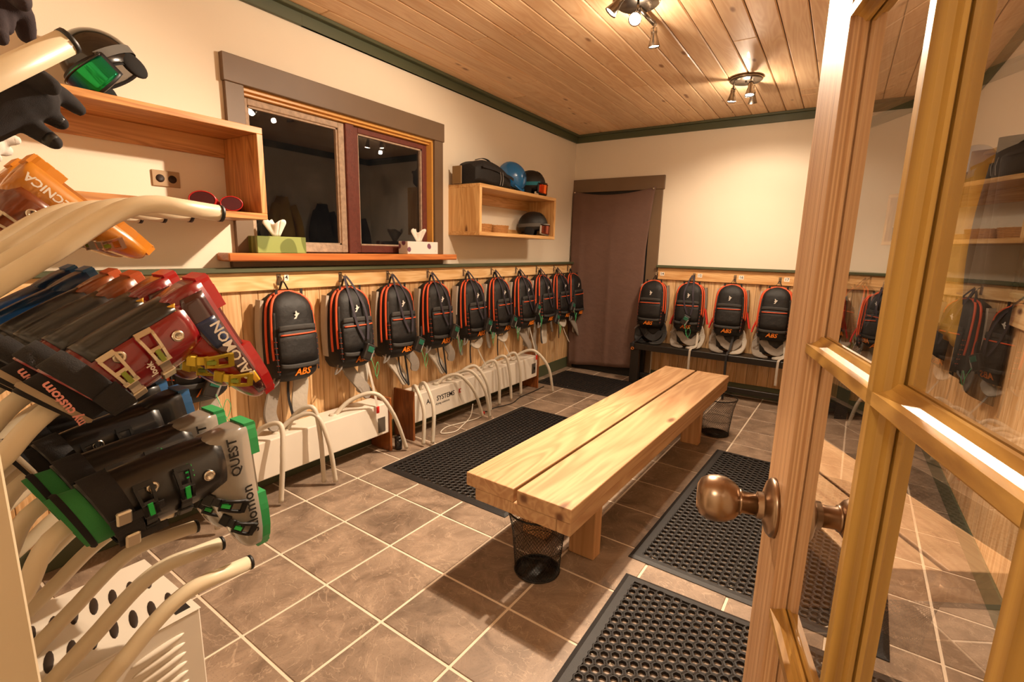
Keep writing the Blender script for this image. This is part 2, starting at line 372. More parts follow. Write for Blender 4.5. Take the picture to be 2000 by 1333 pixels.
# wainscot boards, hook rails, caps, baseboards, crown
def wain(parent, along, a, b):
    wd = .092; me = None; n = int((b-a)/wd)
    for q in range(n+1):
        p = a+q*wd; ww = min(wd, b-p)
        if ww < .01: break
        if along == 'y': me2 = MB().box((0, .001, -.5), (.012, ww-.001, .5), bev=.0025)
        else: me2 = MB().box((.001, -.012, -.5), (ww-.001, 0, .5), bev=.0025)
        if ww == wd and me: m3 = me
        else:
            m3 = me2.mesh('board', 'wainscot_pine')
            if ww == wd: me = m3
        o = obj('board', m3, parent); o.location = ((0, p, .6) if along == 'y' else (p, 0, .6))
wain(wall_left, 'y', NY, -.02); wain(wall_back, 'x', 1.0, RX)
wr_me = MB().box((-.012, .001, -.5), (0, .091, .5), bev=.0025).mesh('board', 'wainscot_pine')
for q in range(34):
    o = obj('board', wr_me, wall_right); o.location = (RX, -.13-.092*q, .6)
struct(MB().box((RX-.034, -3.2, 1.068), (RX-.012, -.035, 1.186), bev=.003).build('trim_8', 'rail_pine_y'), 'pine rail on the right wall below the jackets', 'rail')
struct(MB().box((RX-.062, -3.2, 1.186), (RX, -.063, 1.211), bev=.004).build('trim_9', 'green_paint'), 'green cap ledge on the right wall', 'trim')
rail_left = struct(MB().box((.012, NY, 1.09), (.034, -.004, 1.186), bev=.003).build('trim_1', 'rail_pine_y'), 'pale pine rail with pack hooks under the window', 'rail')
rail_back = struct(MB().box((1.0, -.034, 1.068), (RX, -.012, 1.186), bev=.003).build('trim_2', 'rail_pine_x'), 'pale pine rail with numbered pack hooks on the back wall', 'rail')
struct(MB().box((0, NY, 1.186), (.062, -.035, 1.211), bev=.004).build('trim_3', 'green_paint'), 'green painted cap ledge below the window', 'trim')
struct(MB().box((.985, -.062, 1.186), (RX, 0, 1.211), bev=.004).build('trim_4', 'green_paint'), 'green painted cap ledge above the numbered hooks', 'trim')
struct(MB().box((.0, NY, 0), (.02, -.03, .12), bev=.003).build('baseboard_left', 'green_paint'), 'green painted baseboard below the left wainscot', 'baseboard')
struct(MB().box((1.0, -.02, 0), (RX, 0, .115), bev=.003).build('baseboard_back', 'green_paint'), 'green painted baseboard below the back wainscot', 'baseboard')
struct(MB().box((RX-.02, NY, 0), (RX, 0, .115), bev=.003).build('baseboard_right', 'green_paint'), 'green painted baseboard on the right wall', 'baseboard')
mb = MB().box((0, NY, 2.472), (.02, -.45, CZ), bev=.002).box((0, NY, CZ-.02), (.055, -.02, CZ), bev=.003).box((0, -3.3+.001, 2.472), (.0205, 0, CZ), bev=.002)
struct(mb.build('trim_5', 'green_paint'), 'green crown board along the window wall', 'trim')
struct(MB().box((.0, -.02, 2.472), (RX, 0, CZ), bev=.002).box((0, -.05, CZ-.02), (RX, 0, CZ), bev=.003).build('trim_6', 'green_paint'), 'dark green crown board along the back wall', 'trim')
struct(MB().box((RX-.02, NY, 2.472), (RX, 0, CZ), bev=.002).build('trim_7', 'green_paint'), 'green crown board along the right wall', 'trim')

# window
win = tag(thing('window_1', 'wide two-sash window with brown casing, black night outside', 'window', (0, -2.96, 1.27)), kind='structure')
def wpart(mb, name, mat, parent=win):
    return mb.build(name, mat, parent, Matrix.Translation((0, 2.96, -1.27)))
wpart(MB().box((0, -3.736, 2.087), (.03, -2.18, 2.212), bev=.003), 'header_casing', 'taupe_paint')
wpart(MB().box((0, -3.728, 1.285), (.024, -3.638, 2.087), bev=.002), 'side_casing', 'taupe_paint')
wpart(MB().box((0, -2.278, 1.285), (.024, -2.19, 2.087), bev=.002), 'side_casing', 'taupe_paint')
wpart(MB().box((-.11, -3.62, 1.245), (.06, -2.30, 1.285)).box((.0, -3.82, 1.245), (.115, -2.136, 1.285), bev=.006), 'sill', 'sill_wood')
wpart(MB().box((0, -3.76, 1.213), (.03, -2.20, 1.245), bev=.002), 'apron', 'taupe_paint')
wpart(MB().box((-.12, WY0+.0, WZ1-.02), (.002, WY1, WZ1)).box((-.12, WY1-.016, 1.285), (.004, WY1, WZ1-.02)).box((-.12, WY0, 1.285), (.004, WY0+.01, WZ1-.02)).box((-.05, WY0, WZ1-.034), (-.02, WY1, WZ1-.02)), 'liner', 'liner_wood')
wpart(MB().box((-.085, -3.005, 1.285), (-.03, -2.945, WZ1-.02), bev=.003), 'mullion', 'old_sash_red')
def sash(y0, y1, z0, z1, mat, inner):
    fr = MB(); t = .042
    fr.box((-.08, y0, z0), (-.045, y0+t, z1), bev=.003).box((-.08, y1-t, z0), (-.045, y1, z1), bev=.003)
    fr.box((-.08, y0+t, z0), (-.045, y1-t, z0+t*1.1), bev=.003).box((-.08, y0+t, z1-t*.8), (-.045, y1-t, z1), bev=.003)
    s = wpart(fr, 'sash', mat)
    g = MB(); q = .010
    g.box((-.075, y0+t, z0+t), (-.055, y0+t+q, z1-t*.8)).box((-.075, y1-t-q, z0+t), (-.055, y1-t, z1-t*.8)).box((-.075, y0+t, z1-t*.8-q), (-.055, y1-t, z1-t*.8)).box((-.075, y0+t, z0+t*1.1), (-.055, y1-t, z0+t*1.1+q))
    wpart(g, 'putty_bead', inner, s)
    p = MB(); p.add([(-.066, y0+t*.5, z0+t*.5), (-.066, y1-t*.5, z0+t*.5), (-.066, y1-t*.5, z1-t*.5), (-.066, y0+t*.5, z1-t*.5)], [(0, 1, 2, 3)])
    wpart(p, 'pane', 'window_glass', s)
sash(WY0+.01, -3.005, 1.29, WZ1-.036, 'old_sash_white', 'old_sash_white')
sash(-2.945, WY1-.016, 1.29, WZ1-.036, 'old_sash_red', 'old_sash_white')
wpart(MB().lathe([(.004, 0), (.004, .03), (.011, .036), (.012, .044), (.006, .05)], 12, Matrix.Translation((-.03, -3.36, 1.285))), 'sash_knob', 'liner_wood')

# back doorway: casing with a dark door, a blanket is pinned over it
d1 = tag(thing('door_1', 'brown cased doorway behind the pinned curtain', 'door', (.47, 0, 0)), kind='structure')
dp = lambda mb, n, m: mb.build(n, m, d1, Matrix.Translation((-.47, 0, 0)))
dp(MB().box((.002, -.03, 1.955), (.998, 0, 2.09), bev=.003), 'header_casing', 'taupe_paint')
dp(MB().box((.005, -.024, 0), (.07, 0, 1.955), bev=.002), 'side_casing', 'taupe_paint')
dp(MB().box((.87, -.024, 0), (.985, 0, 1.955), bev=.002), 'side_casing', 'taupe_paint')
dp(MB().box((.07, -.010, 0), (.87, 0, 1.955)), 'door_leaf', 'near_black')

# ================================================================ THE GLAZED DOOR (nearest thing)
DD = Vector((-.252, .968, 0)).normalized()       # from hinge to free edge
DN = Vector((-DD.y, DD.x, 0))                    # towards the camera side (left face)
FREE = Vector((2.5038, -4.3896, 0))
DW, DT = .70, .028
HINGE = FREE - DD*DW
door = tag(thing('door_2', 'open pine glazed door with small panes and a brass knob', 'door', HINGE), kind='structure')
# door-local frame: x from free edge towards the hinge, y up, z away from the camera-side face
_o = FREE - HINGE; _zx = (-DD); _zz = (-DD).cross(Vector((0, 0, 1)))
DM = frame(_o, -DD, (0, 0, 1))
SG = -1 if _zz.dot(CAM-HINGE) > 0 else 1          # +SG*z leads into the door
def P3(x, y, z): return DM @ Vector((x, y, SG*z))
def dprism(name, mat, sec, p0, p1, axis, parent=door):
    """sweep a section [(across, depth)] from p0 to p1; axis 'v' (upright, across = x) or 'h' (level, across = y)"""
    mb = MB(); rings = []
    for q in (p0, p1):
        rings.append([P3(q[0]+a, q[1], d) if axis == 'v' else P3(q[0], q[1]+a, d) for a, d in sec])
    mb.loft(rings, True, False); return mb.build(name, mat, parent)
ST, MU, DH = .097, .018, 2.03
DK = DT/.040
def sec_bar(w):        # slender glazing bar, moulded on both faces, a narrow groove at the glass
    h = w/2; half = [(h+.0015, .0195*DK), (h+.004, .0185*DK), (h+.004, .0145*DK), (h-.001, .0125*DK), (h-.004, .008*DK), (h-.0045, 0)]
    full = half+[(-a, d) for a, d in reversed(half)]
    return full+[(a, DT-d) for a, d in reversed(full)]
def sec_edge(w, left, right):   # stile or rail, moulded towards the glass
    e = [(.0015, .0195*DK), (.004, .0185*DK), (.004, .0145*DK), (-.001, .0125*DK), (-.004, .008*DK), (-.005, 0)]
    R = [(w+a, d) for a, d in e] if right else [(w, .0195*DK), (w, 0)]
    Lf = [(-a, d) for a, d in e] if left else [(0, .0195*DK), (0, 0)]
    full = R+list(reversed(Lf)); return full+[(a, DT-d) for a, d in reversed(full)]
mx = [.264+.009, .426+.009]; hz = [.345, .645, .945, 1.245, 1.55]; TOPR = 1.86
dprism('stile', 'door_stile', sec_edge(ST, False, True), (0, 0), (0, DH), 'v')
dprism('stile', 'door_fir_z', sec_edge(ST, True, False), (DW-ST, 0), (DW-ST, DH), 'v')
dprism('bottom_rail', 'door_fir_x', sec_edge(.335, False, True), (ST-.003, 0), (DW-ST+.003, 0), 'h')
dprism('top_rail', 'door_fir_x', sec_edge(DH-TOPR, True, False), (ST-.003, TOPR), (DW-ST+.003, TOPR), 'h')
for x in mx: dprism('upright_bar', 'door_fir_z', sec_bar(MU), (x, .33), (x, TOPR), 'v')
for y in hz[1:]: dprism('level_bar', 'door_fir_x', sec_bar(MU), (ST-.003, y), (DW-ST+.003, y), 'h')
xs = [ST, mx[0], mx[1], DW-ST]; yy = [.335]+hz[1:]+[TOPR]
for a, b2 in zip(xs, xs[1:]):
    for c, d in zip(yy, yy[1:]):
        MB().add([P3(a, c, DT/2), P3(b2, c, DT/2), P3(b2, d, DT/2), P3(a, d, DT/2)], [(0, 1, 2, 3)]).build('pane', 'door_glass', door)
plain('brushed_nickel', 'a08872', .28, metal=1, vary=.05)
KX, KZ = .050, 1.048
kn_prof = [(.0, .0), (.034, .0), (.0335, .004), (.030, .0075), (.017, .012), (.0155, .0125), (.0155, .018), (.0125, .019), (.0125, .034), (.0145, .035), (.0155, .0375), (.021, .042), (.0262, .052), (.0275, .062), (.026, .072), (.021, .080), (.014, .0835), (.0, .084)]
for side in (0, 1):
    c = P3(KX, KZ, 0 if side == 0 else DT); ax = (P3(KX, KZ, -1)-P3(KX, KZ, 0)).normalized()*(1 if side == 0 else -1)
    M = frame(c, ax.cross(Vector((0, 0, 1))), Vector((0, 0, 1)))
    if (M.to_3x3() @ Vector((0, 0, 1))).dot(ax) < 0: M = frame(c, Vector((0, 0, 1)), ax.cross(Vector((0, 0, 1))))
    k = MB().lathe(kn_prof[10:], 32, M).build('knob', 'brushed_nickel', door)
    MB().lathe(kn_prof[:8], 32, M).lathe(kn_prof[7:11], 24, M).build('rose', 'brushed_nickel', k)

# ================================================================ LAMPS
plain('lamp_steel', '8d8378', .25, metal=1, vary=.05)
emit('bulb_glow', WARM, 60)
def aim_mat(c, d):
    d = Vector(d).normalized(); x = d.cross(Vector((0, 1, .01))).normalized(); return frame(c, x, d.cross(x))   # local z = d
def spot_head(parent, base, d, gain=1.0):
    """base = pivot below the plate; d = direction of the beam"""
    p = parent.location; d = Vector(d).normalized()
    top = Vector(base); M = Matrix.Translation(-p) @ aim_mat(top, d)
    hd = MB().lathe([(.008, -.012), (.016, -.010), (.0165, .012), (.015, .020), (.022, .045), (.031, .078), (.031, .080), (.0285, .0795), (.020, .045)], 20, M, caps=False).build('lamp_head', 'lamp_steel', parent)
    MB().lathe([(.0, .070), (.02, .071), (.0283, .074), (.02, .0735), (.0, .0735)], 20, M).build('bulb', 'bulb_glow', hd)
    MB().tube([Vector((top.x, top.y, CZ-.02))-p, top-p+Vector((0, 0, .0))], .006, 8).build('stem', 'lamp_steel', parent)
    ld = bpy.data.lights.new('spot_light', 'SPOT'); lo = bpy.data.objects.new('spot_light', ld); COL.objects.link(lo)
    ld.energy = LAMP_W*gain; ld.color = WARM; ld.spot_size = math.radians(140); ld.spot_blend = .45; ld.shadow_soft_size = .026
    lo.location = M @ Vector((0, 0, .084)); z = -(d)
    lo.rotation_euler = z.to_track_quat('Z', 'Y').to_euler(); lo.parent = parent
fx = thing('ceiling_light', 'round steel ceiling light with three spot heads near the back wall', 'ceiling light', (1.835, -1.065, CZ), group='ceiling spot lights')
MB().lathe([(.0, -.022), (.100, -.022), (.108, -.016), (.108, 0), (.0, 0)], 40).build('plate', 'lamp_steel', fx)
MB().lathe([(.006, -.036), (.006, -.02)], 8).build('finial', 'lamp_steel', fx)
spot_head(fx, (1.755, -1.06, 2.487), (-.08, .04, -1), .8); spot_head(fx, (1.88, -1.14, 2.487), (.02, -.16, -1), .7); spot_head(fx, (1.87, -.95, 2.487), (.0, .30, -1), 1.1)
fx = thing('ceiling_light', 'steel ceiling light with one spot head glaring straight ahead', 'ceiling light', (1.56, -2.50, CZ), group='ceiling spot lights')
MB().lathe([(.0, -.022), (.100, -.022), (.108, -.016), (.108, 0), (.0, 0)], 40).build('plate', 'lamp_steel', fx)
MB().tube([(0, .02, -.025), (.01, .24, -.028)], .012, 10).build('arm', 'lamp_steel', fx)
spot_head(fx, (1.545, -2.66, 2.50), (-.75, -.3, -1), 1.6); spot_head(fx, (1.583, -2.55, 2.470), tuple(CAM-Vector((1.583, -2.55, 2.470))+Vector((-.5, 0, -1.2))), 7.5); spot_head(fx, (1.575, -2.28, 2.487), (.03, .14, -1))
for o in [o for o in COL.objects if o.name.startswith('ceiling_light')]:     # added bare point light below the heads, brightens ceiling like leaked light
    ld = bpy.data.lights.new('spill_fill', 'POINT'); lo = bpy.data.objects.new('spill_fill', ld); COL.objects.link(lo); lo.parent = o
    ld.energy = LAMP_W*.17; ld.color = WARM; ld.shadow_soft_size = .02; lo.location = (.0, .06, -.17)
# unseen hallway lamp, added as fill light from behind the camera
hl = thing('hall_fill_lamp', 'unseen round fill lamp added to the hallway behind the doorway', 'ceiling light', (2.35, NY-.75, CZ))
MB().lathe([(.0, -.09), (.08, -.08), (.13, -.045), (.14, 0), (.0, 0)], 28).build('shade', 'bulb_glow', hl)
ld = bpy.data.lights.new('hall_fill', 'POINT'); lo = bpy.data.objects.new('hall_fill', ld); COL.objects.link(lo); lo.parent = hl
ld.energy = HALL_FILL_W; ld.color = WARM; ld.shadow_soft_size = .12; lo.location = (0, 0, -.2)

# ================================================================ FURNITURE AND FLOOR THINGS
def at_origin(mb, name, mat, root):
    return mb.build(name, mat, root, root.matrix_local_inv if hasattr(root, 'matrix_local_inv') else None)
class World:
    """parts given in room coordinates, stored relative to their thing (unrotated)"""
    def __init__(s, root): s.root = root; s.M = Matrix.Translation(-Vector(root.location))
    def __call__(s, mb, name, mat, parent=None): return mb.build(name, mat, parent or s.root, s.M)

# --- wall shelves
def shelf(label, y0, y1, z0, z1, depth, wm='shelf_wood'):
    r = thing('wall_shelf', label, 'shelf', (0, (y0+y1)/2, z0)); P = World(r); t = .028
    P(MB().box((0, y0, z1-t), (depth, y1, z1), bev=.002), 'top_board', wm+'_y')
    P(MB().box((0, y0, z0), (depth, y1, z0+t), bev=.002), 'bottom_board', wm+'_y')
    P(MB().box((0, y0, z0+t), (depth, y0+t, z1-t), bev=.002), 'side_board', wm+'_z')
    P(MB().box((0, y1-t, z0+t), (depth, y1, z1-t), bev=.002), 'side_board', wm+'_z')
    P(MB().box((0.001, y0+t, z1-t-.085), (.02, y1-t, z1-t), bev=.002), 'cleat', wm+'_y')
    P(MB().box((0.001, y0+t, z0+t), (.02, y1-t, z0+t+.05), bev=.002), 'cleat', wm+'_y')
    return r
shelf('orange-brown wooden wall shelf above the boot rack', -4.95, -3.722, 1.442, 1.845, .30)
shelf('open pine wall shelf holding helmets and wicker baskets', -2.105, -.955, 1.43, 1.802, .30, 'shelf_pine')

# --- outlet
plain('plate_tan', 'a2855f', .45); plain('slot_dark', '2a1c12', .6)
o = thing('wall_outlet', 'tan double power outlet on the wall inside the shelf', 'outlet', (0, -4.008, 1.606)); P = World(o)
P(MB().box((0, -4.063, 1.572), (.007, -3.953, 1.640), bev=.002), 'cover_plate', 'plate_tan')
for yy_ in (-4.032, -3.984):
    P(MB().lathe([(.0, .007), (.017, .007), (.0165, .009), (.0, .009)], 16, frame((0, yy_, 1.606), (0, 1, 0), (0, 0, 1))), 'socket', 'slot_dark')

# --- timber bench
BR = -.035; bcx, bcy = 1.654, -2.345
bench = thing('timber_bench', 'long heavy timber bench in the middle of the room', 'bench', (bcx, bcy, 0), BR)
BL, BW = 2.47, .49; zt, th = .43, .058
for s_, nm in ((-1, 0), (1, 0)):
    x0 = -BW/2 if s_ < 0 else .008; x1 = -.008 if s_ < 0 else BW/2
    MB().box((x0, -BL/2, zt-th), (x1, BL/2, zt), bev=.005, seg=2).build('seat_plank', 'bench_wood', bench)
MB().box((BW/2-.06, -BL/2+.004, zt-th-.052), (BW/2-.002, BL/2-.02, zt-th), bev=.003).build('apron', 'bench_wood', bench)
MB().box((-BW/2+.045, -BL/2+.06, zt-th-.052), (-BW/2+.09, BL/2-.06, zt-th), bev=.003).build('apron', 'bench_wood', bench)
for yb in (-BL/2+.004, BL/2-.075):
    MB().box((-BW/2+.045, yb, zt-th-.052), (BW/2-.061, yb+.055, zt-th), bev=.003).build('cross_batten', 'bench_wood', bench)
for yb in (-.84, .80):
    MB().box((-BW/2+.092, yb-.03, zt-th-.052), (BW/2-.061, yb+.03, zt-th), bev=.003).build('cross_batten', 'bench_wood', bench)
    for xb in (-.135, .115):
        MB().box((xb-.062, yb-.034, 0), (xb+.062, yb+.034, zt-th-.052), bev=.004).build('leg', 'bench_wood_z', bench)

# --- rubber mats with real holes
plain('mat_rubber', '181413', .55, vary=.3, vscale=14, bump=.25, bscale=500)
def mat_mesh(W, Ln):
    mb = MB(); a = .037; H = .012; R = .0138; r = .0030; dx = a*math.sqrt(3)/2
    nx = int((W-.085)/dx); ny = int((Ln-.085)/a); x0 = -(nx-1)*dx/2; y0 = -(ny-.5)*a/2
    cells = [(x0+i*dx, y0+(j+.5*(i % 2))*a) for i in range(nx) for j in range(ny)]
    out = []                                  # hexagon with a bite of a small hole at every corner
    for k in range(6):
        g = k*PI/3; c = Vector((math.cos(g), math.sin(g), 0))*(a/math.sqrt(3))
        for da in (PI/3*.98, -PI/3*.98):
            d = g+PI+da; out.append(c+Vector((math.cos(d)*r, math.sin(d)*r, 0)))
    n = len(out); ang = [math.atan2(v.y, v.x) for v in out]
    inn = [Vector((math.cos(g)*R, math.sin(g)*R, 0)) for g in ang]; rim = [v*1.14 for v in inn]
    for cx, cy in cells:
        c = Vector((cx, cy, 0)); vs = [c+v+Vector((0, 0, H-.002)) for v in out]+[c+v+Vector((0, 0, H)) for v in rim]+[c+v+Vector((0, 0, H)) for v in inn]+[c+v for v in inn]; fs = []
        for q in range(n):
            w_ = (q+1) % n; fs += [(q, w_, n+w_, n+q), (n+q, n+w_, 2*n+w_, 2*n+q), (2*n+q, 2*n+w_, 3*n+w_, 3*n+q)]
        mb.add(vs, fs)
    ix, iy = -x0+R+.001, -y0+R*.9; ox, oy = W/2, Ln/2; z1 = H-.0022
    A = [(-ix, -iy), (ix, -iy), (ix, iy), (-ix, iy)]; s1 = .018
    B = [(-ox+s1, -oy+s1), (ox-s1, -oy+s1), (ox-s1, oy-s1), (-ox+s1, oy-s1)]; Cc = [(-ox, -oy), (ox, -oy), (ox, oy), (-ox, oy)]
    vs = [(p_, s_, 0) for p_, s_ in A]+[(p_, s_, z1) for p_, s_ in A]+[(p_, s_, z1) for p_, s_ in B]+[(p_, s_, .003) for p_, s_ in Cc]+[(p_, s_, 0) for p_, s_ in Cc]; fs = []
    for q in range(4):
        w_ = (q+1) % 4
        for L_ in range(4): fs.append((L_*4+q, L_*4+w_, (L_+1)*4+w_, (L_+1)*4+q))
    mb.add(vs, fs); return mb.mesh('rubber_mat', 'mat_rubber')
mm = mat_mesh(.93, 1.53); m2 = mat_mesh(.80, .64)
def put_mat(me, label, x, y, rz):
    o = obj('rubber_mat', me); o.location = (x, y, .0005); o.rotation_euler = (0, 0, rz); tag(o, label, 'mat', 'black rubber floor mats with holes')
put_mat(mm, 'black holed rubber mat between the bench and the hanging packs', .845, -2.385, GA)
put_mat(mm, 'black holed rubber mat right of the bench, behind the door knob', 2.415, -2.36, GA-.02)
put_mat(mm, 'black holed rubber mat nearest the viewer, beside the door', 2.415, -3.985, 0)
put_mat(m2, 'small black ribbed mat in front of the curtained doorway', .495, -.545, -.02)

# --- wire mesh baskets
plain('wire_black', '17130f', .4, metal=.3)
def basket_root(label, loc):
    r = thing('waste_basket', label, 'waste basket', loc, group='black wire mesh waste baskets')
    prof = [(.094, .004), (.097, .05), (.103, .12), (.110, .19), (.121, .245), (.132, .285)]
    mb = MB(); n = 46; lev = cat_path([(a, 0, b) for a, b in prof], 5); K = len(lev)
    for fam in (1, -1):
        for j in range(n):
            pts = [Vector((p.x*math.cos(2*PI*(j/n)+fam*2.3*i/K), p.x*math.sin(2*PI*(j/n)+fam*2.3*i/K), p.z)) for i, p in enumerate(lev)]
            mb.tube(pts, .0008, 3, caps=False, smooth=False)
    mb.build('wire_mesh', 'wire_black', r)
    for rad, z, rr in ((.132, .286, .0042), (.094, .006, .004), (.103, .12, .0012)):
        MB().tube([(rad*math.cos(2*PI*i/36), rad*math.sin(2*PI*i/36), z) for i in range(37)], rr, 6, caps=False).build('rim', 'wire_black', r)
    MB().lathe([(.0, .002), (.092, .002), (.092, .006), (.0, .006)], 28).build('base', 'wire_black', r)
    return r
bk = basket_root('black wire mesh waste basket under the near end of the bench', (1.628, -3.415, 0))
b2_ = copy_tree(bk); b2_.location = (1.905, -1.255, 0); b2_['label'] = 'black wire mesh waste basket behind the far end of the bench'

# --- low black bench along the back wall
plain('black_paint', '1d1814', .38, vary=.2)
bb = thing('low_bench', 'low black painted bench under the numbered packs', 'bench', (1.75, -.16, 0)); P = World(bb)
P(MB().box((.85, -.285, .365), (2.75, -.06, .425), bev=.004), 'seat', 'black_paint')
for xq in (.86, 2.65):
    for yq in (-.275, -.115): P(MB().box((xq, yq, 0), (xq+.085, yq+.06, .365), bev=.003), 'leg', 'black_paint')
P(MB().box((.945, -.20, .06), (2.65, -.16, .11), bev=.003), 'stretcher', 'black_paint')

# --- curtain pinned over the back doorway
fabric('curtain_cloth', '6b5146', .9, scale=420, bump=.3, vary=.12)
cu = thing('door_curtain', 'brown woollen blanket pinned over the back doorway', 'curtain', (.46, -.04, 1.0)); P = World(cu)
def cfn(u, v):
    xl = .012+.045*v*v; xr = .925-.055*min(1, v*3)**.7-.02*v
    x = xl+(xr-xl)*u; top = 1.975-.055*4*u*(1-u)+(.012*(u-.5)); z = top*(1-v)+(.05+.06*u)*v
    y = -.045+(1-u**4)*(-.012*math.sin(u*9+1)*v-.018*math.exp(-((u-.13)/.05)**2)*v**.5-.012*math.exp(-((u-.55)/.03)**2)*v-.01*math.sin(23*u+3*v)*(.15+.5*v)*.5-.02*v)
    return (x, y, z)
P(MB().grid(cfn, 44, 40, th=.004), 'blanket', 'curtain_cloth')
plain('chrome', 'd8d2c8', .15, metal=1, vary=.02)
for x_, z_ in ((.035, 1.955), (.90, 1.962)):
    P(MB().lathe([(.0, 0), (.010, .0), (.011, .005), (.006, .009), (.0, .010)], 14, frame((x_, -.052, z_), (1, 0, 0), (0, 0, 1)) @ Matrix.Scale(1, 4)), 'push_pin', 'chrome')

# --- tissue boxes on the sill
plain('tissue', 'f2ece2', .8, vary=.03, bump=.1)
def pattern_mat(name, c1, c2, sc, kind):
    m, nt, b = newmat(name); L = nt.links.new; tc = N(nt, 'ShaderNodeTexCoord')
    if kind == 'waves':
        wv = N(nt, 'ShaderNodeTexWave', Scale=sc, Distortion=6.0, Detail=0, wave_profile='SIN'); wv.inputs['Detail Scale'].default_value = .6; L(tc.outputs['Object'], wv.inputs['Vector']); fac = wv.outputs['Fac']
    else:
        vo = N(nt, 'ShaderNodeTexVoronoi', Scale=sc); L(tc.outputs['Object'], vo.inputs['Vector']); fac = vo.outputs['Distance']
    rp = N(nt, 'ShaderNodeValToRGB'); e = rp.color_ramp.elements; e[0].position = .28; e[1].position = .36; e[0].color = srgb(c2); e[1].color = srgb(c1)
    L(fac, rp.inputs[0]); L(rp.outputs[0], b.inputs['Base Color']); b.inputs['Roughness'].default_value = .5
pattern_mat('green_box', '66702f', '8f9a52', 9, 'waves'); pattern_mat('lilac_box', 'e9e3dd', '7a4a63', 17, 'dots')
def tissue_box(label, y0, y1, x0, x1, z0, hgt, mat):
    r = thing('tissue_box', label, 'tissue box', (x0, (y0+y1)/2, z0)); P = World(r)
    P(MB().box((x0, y0, z0), (x1, y1, z0+hgt), bev=.002), 'carton', mat)
    cx, cy = (x0+x1)/2, (y0+y1)/2; wy = min(.055, (y1-y0)*.3)
    def fn(u, v):
        a = 2*PI*u; rr = .016+.030*v+.012*math.sin(3*a+1)*v; return (cx+rr*.7*math.cos(a)+.01*v*math.sin(2*a), cy+rr*1.25*math.sin(a), z0+hgt+.075*v*(1+.18*math.sin(4*a+.6)))
    P(MB().grid(fn, 36, 6, th=.001), 'tissue', 'tissue')
tissue_box('green patterned tissue box at the near end of the sill', -3.672, -3.40, .0, .105, 1.286, .085, 'green_box')
tissue_box('white and lilac tissue box at the far end of the sill', -2.635, -2.335, .012, .10, 1.286, .085, 'lilac_box')

# --- white drying ducts with hoses along the left wall
plain('duct_white', 'dfd6c8', .35, vary=.04, coat=.1); plain('hose_pvc', 'c9bfae', .45, vary=.06)
plain('steel_plate', '8d8478', .4, metal=.8); plain('ink', '1b1714', .6); plain('ink_red', 'b5281c', .5)
def duct(label, y0, y1, x0, x1, z0, z1, near_panel):
    r = thing('drying_duct', label, 'dryer', (.1, (y0+y1)/2, 0)); P = World(r)
    P(MB().box((x0, y0, z0), (x1, y1, z1), bev=.006, seg=2), 'duct_body', 'duct_white')
    for yp in ([y1] if near_panel is None else [y0-.018, y1]):
        P(MB().box((.022, yp, 0), (x1+.012, yp+.018, z1+.03), bev=.002), 'end_panel', 'dryer_wood')
    return r, P
dA, PA = duct('white drying duct with grey hoses behind the near packs', -4.45, -2.93, .03, .20, .13, .335, None)
dB, PB = duct('white lettered drying duct with grey hoses under the far packs', -2.70, -1.03, .03, .20, .12, .325, 1)
PA(MB().box((.20, -3.02, .15), (.203, -2.96, .25), bev=.001), 'switch_plate', 'steel_plate')
PB(MB().box((.20, -1.13, .16), (.203, -1.06, .26), bev=.001), 'switch_plate', 'steel_plate')
PB(MB().box((.203, -1.10, .20), (.215, -1.085, .225), bev=.002), 'switch_knob', 'ink')
letters('lettering', 'AIR  SYSTEMS', .052, 'ink', dB, Matrix.Translation(-dB.location) @ frame((.2005, -2.42, .245), (0, 1, 0), (0, 0, 1)), bold=.0006)
letters('lettering', 'drying solutions', .024, 'ink', dB, Matrix.Translation(-dB.location) @ frame((.2005, -2.40, .205), (0, 1, 0), (0, 0, 1)))
PB(MB().box((.2004, -2.215, .23), (.2012, -2.20, .262)).box((.2004, -2.20, .23), (.2012, -2.188, .236)).box((.2004, -2.20, .256), (.2012, -2.188, .262)), 'logo_mark', 'ink_red')
def hose(P, y0, apex, end, r=.0125, x0=.13, ztop=.33):
    p0 = Vector((x0, y0, ztop-.01)); a = Vector(apex); e = Vector(end)
    pts = cat_path([p0, p0*.55+Vector((a.x, a.y, p0.z))*.45+Vector((-.02, 0, (a.z-p0.z)*.75)), a, (a+e)/2+Vector(((e.x-a.x)*.28+.012, 0, (a.z-e.z)*.12)), e], 9)
    h_ = P(MB().tube(pts, [r*(1+.05*(i % 2)) for i in range(len(pts))], 10), 'hose', 'hose_pvc')
    P(MB().lathe([(.021, -.004), (.021, .012), (.015, .014)], 14, Matrix.Translation((x0, y0, ztop))), 'hose_collar', 'hose_pvc', h_)
hose(PA, -3.92, (.20, -3.90, .44), (.27, -3.93, .03)); hose(PA, -3.80, (.25, -3.70, .42), (.285, -3.745, .02)); hose(PA, -3.60, (.24, -3.50, .455), (.265, -3.475, .02)); hose(PA, -3.66, (.25, -3.50, .42), (.315, -3.435, .02))
hose(PA, -3.30, (.26, -3.08, .44), (.29, -2.862, .02)); hose(PA, -4.1, (.2, -4.05, .45), (.29, -4.06, .03))
hose(PB, -2.62, (.25, -2.72, .39), (.335, -2.75, .02)); hose(PB, -2.56, (.27, -2.65, .40), (.372, -2.70, .02)); hose(PB, -2.40, (.25, -2.27, .39), (.31, -2.05, .02)); hose(PB, -2.25, (.27, -2.15, .40), (.37, -2.036, .02)); hose(PB, -2.15, (.20, -2.00, .40), (.30, -1.93, .03))
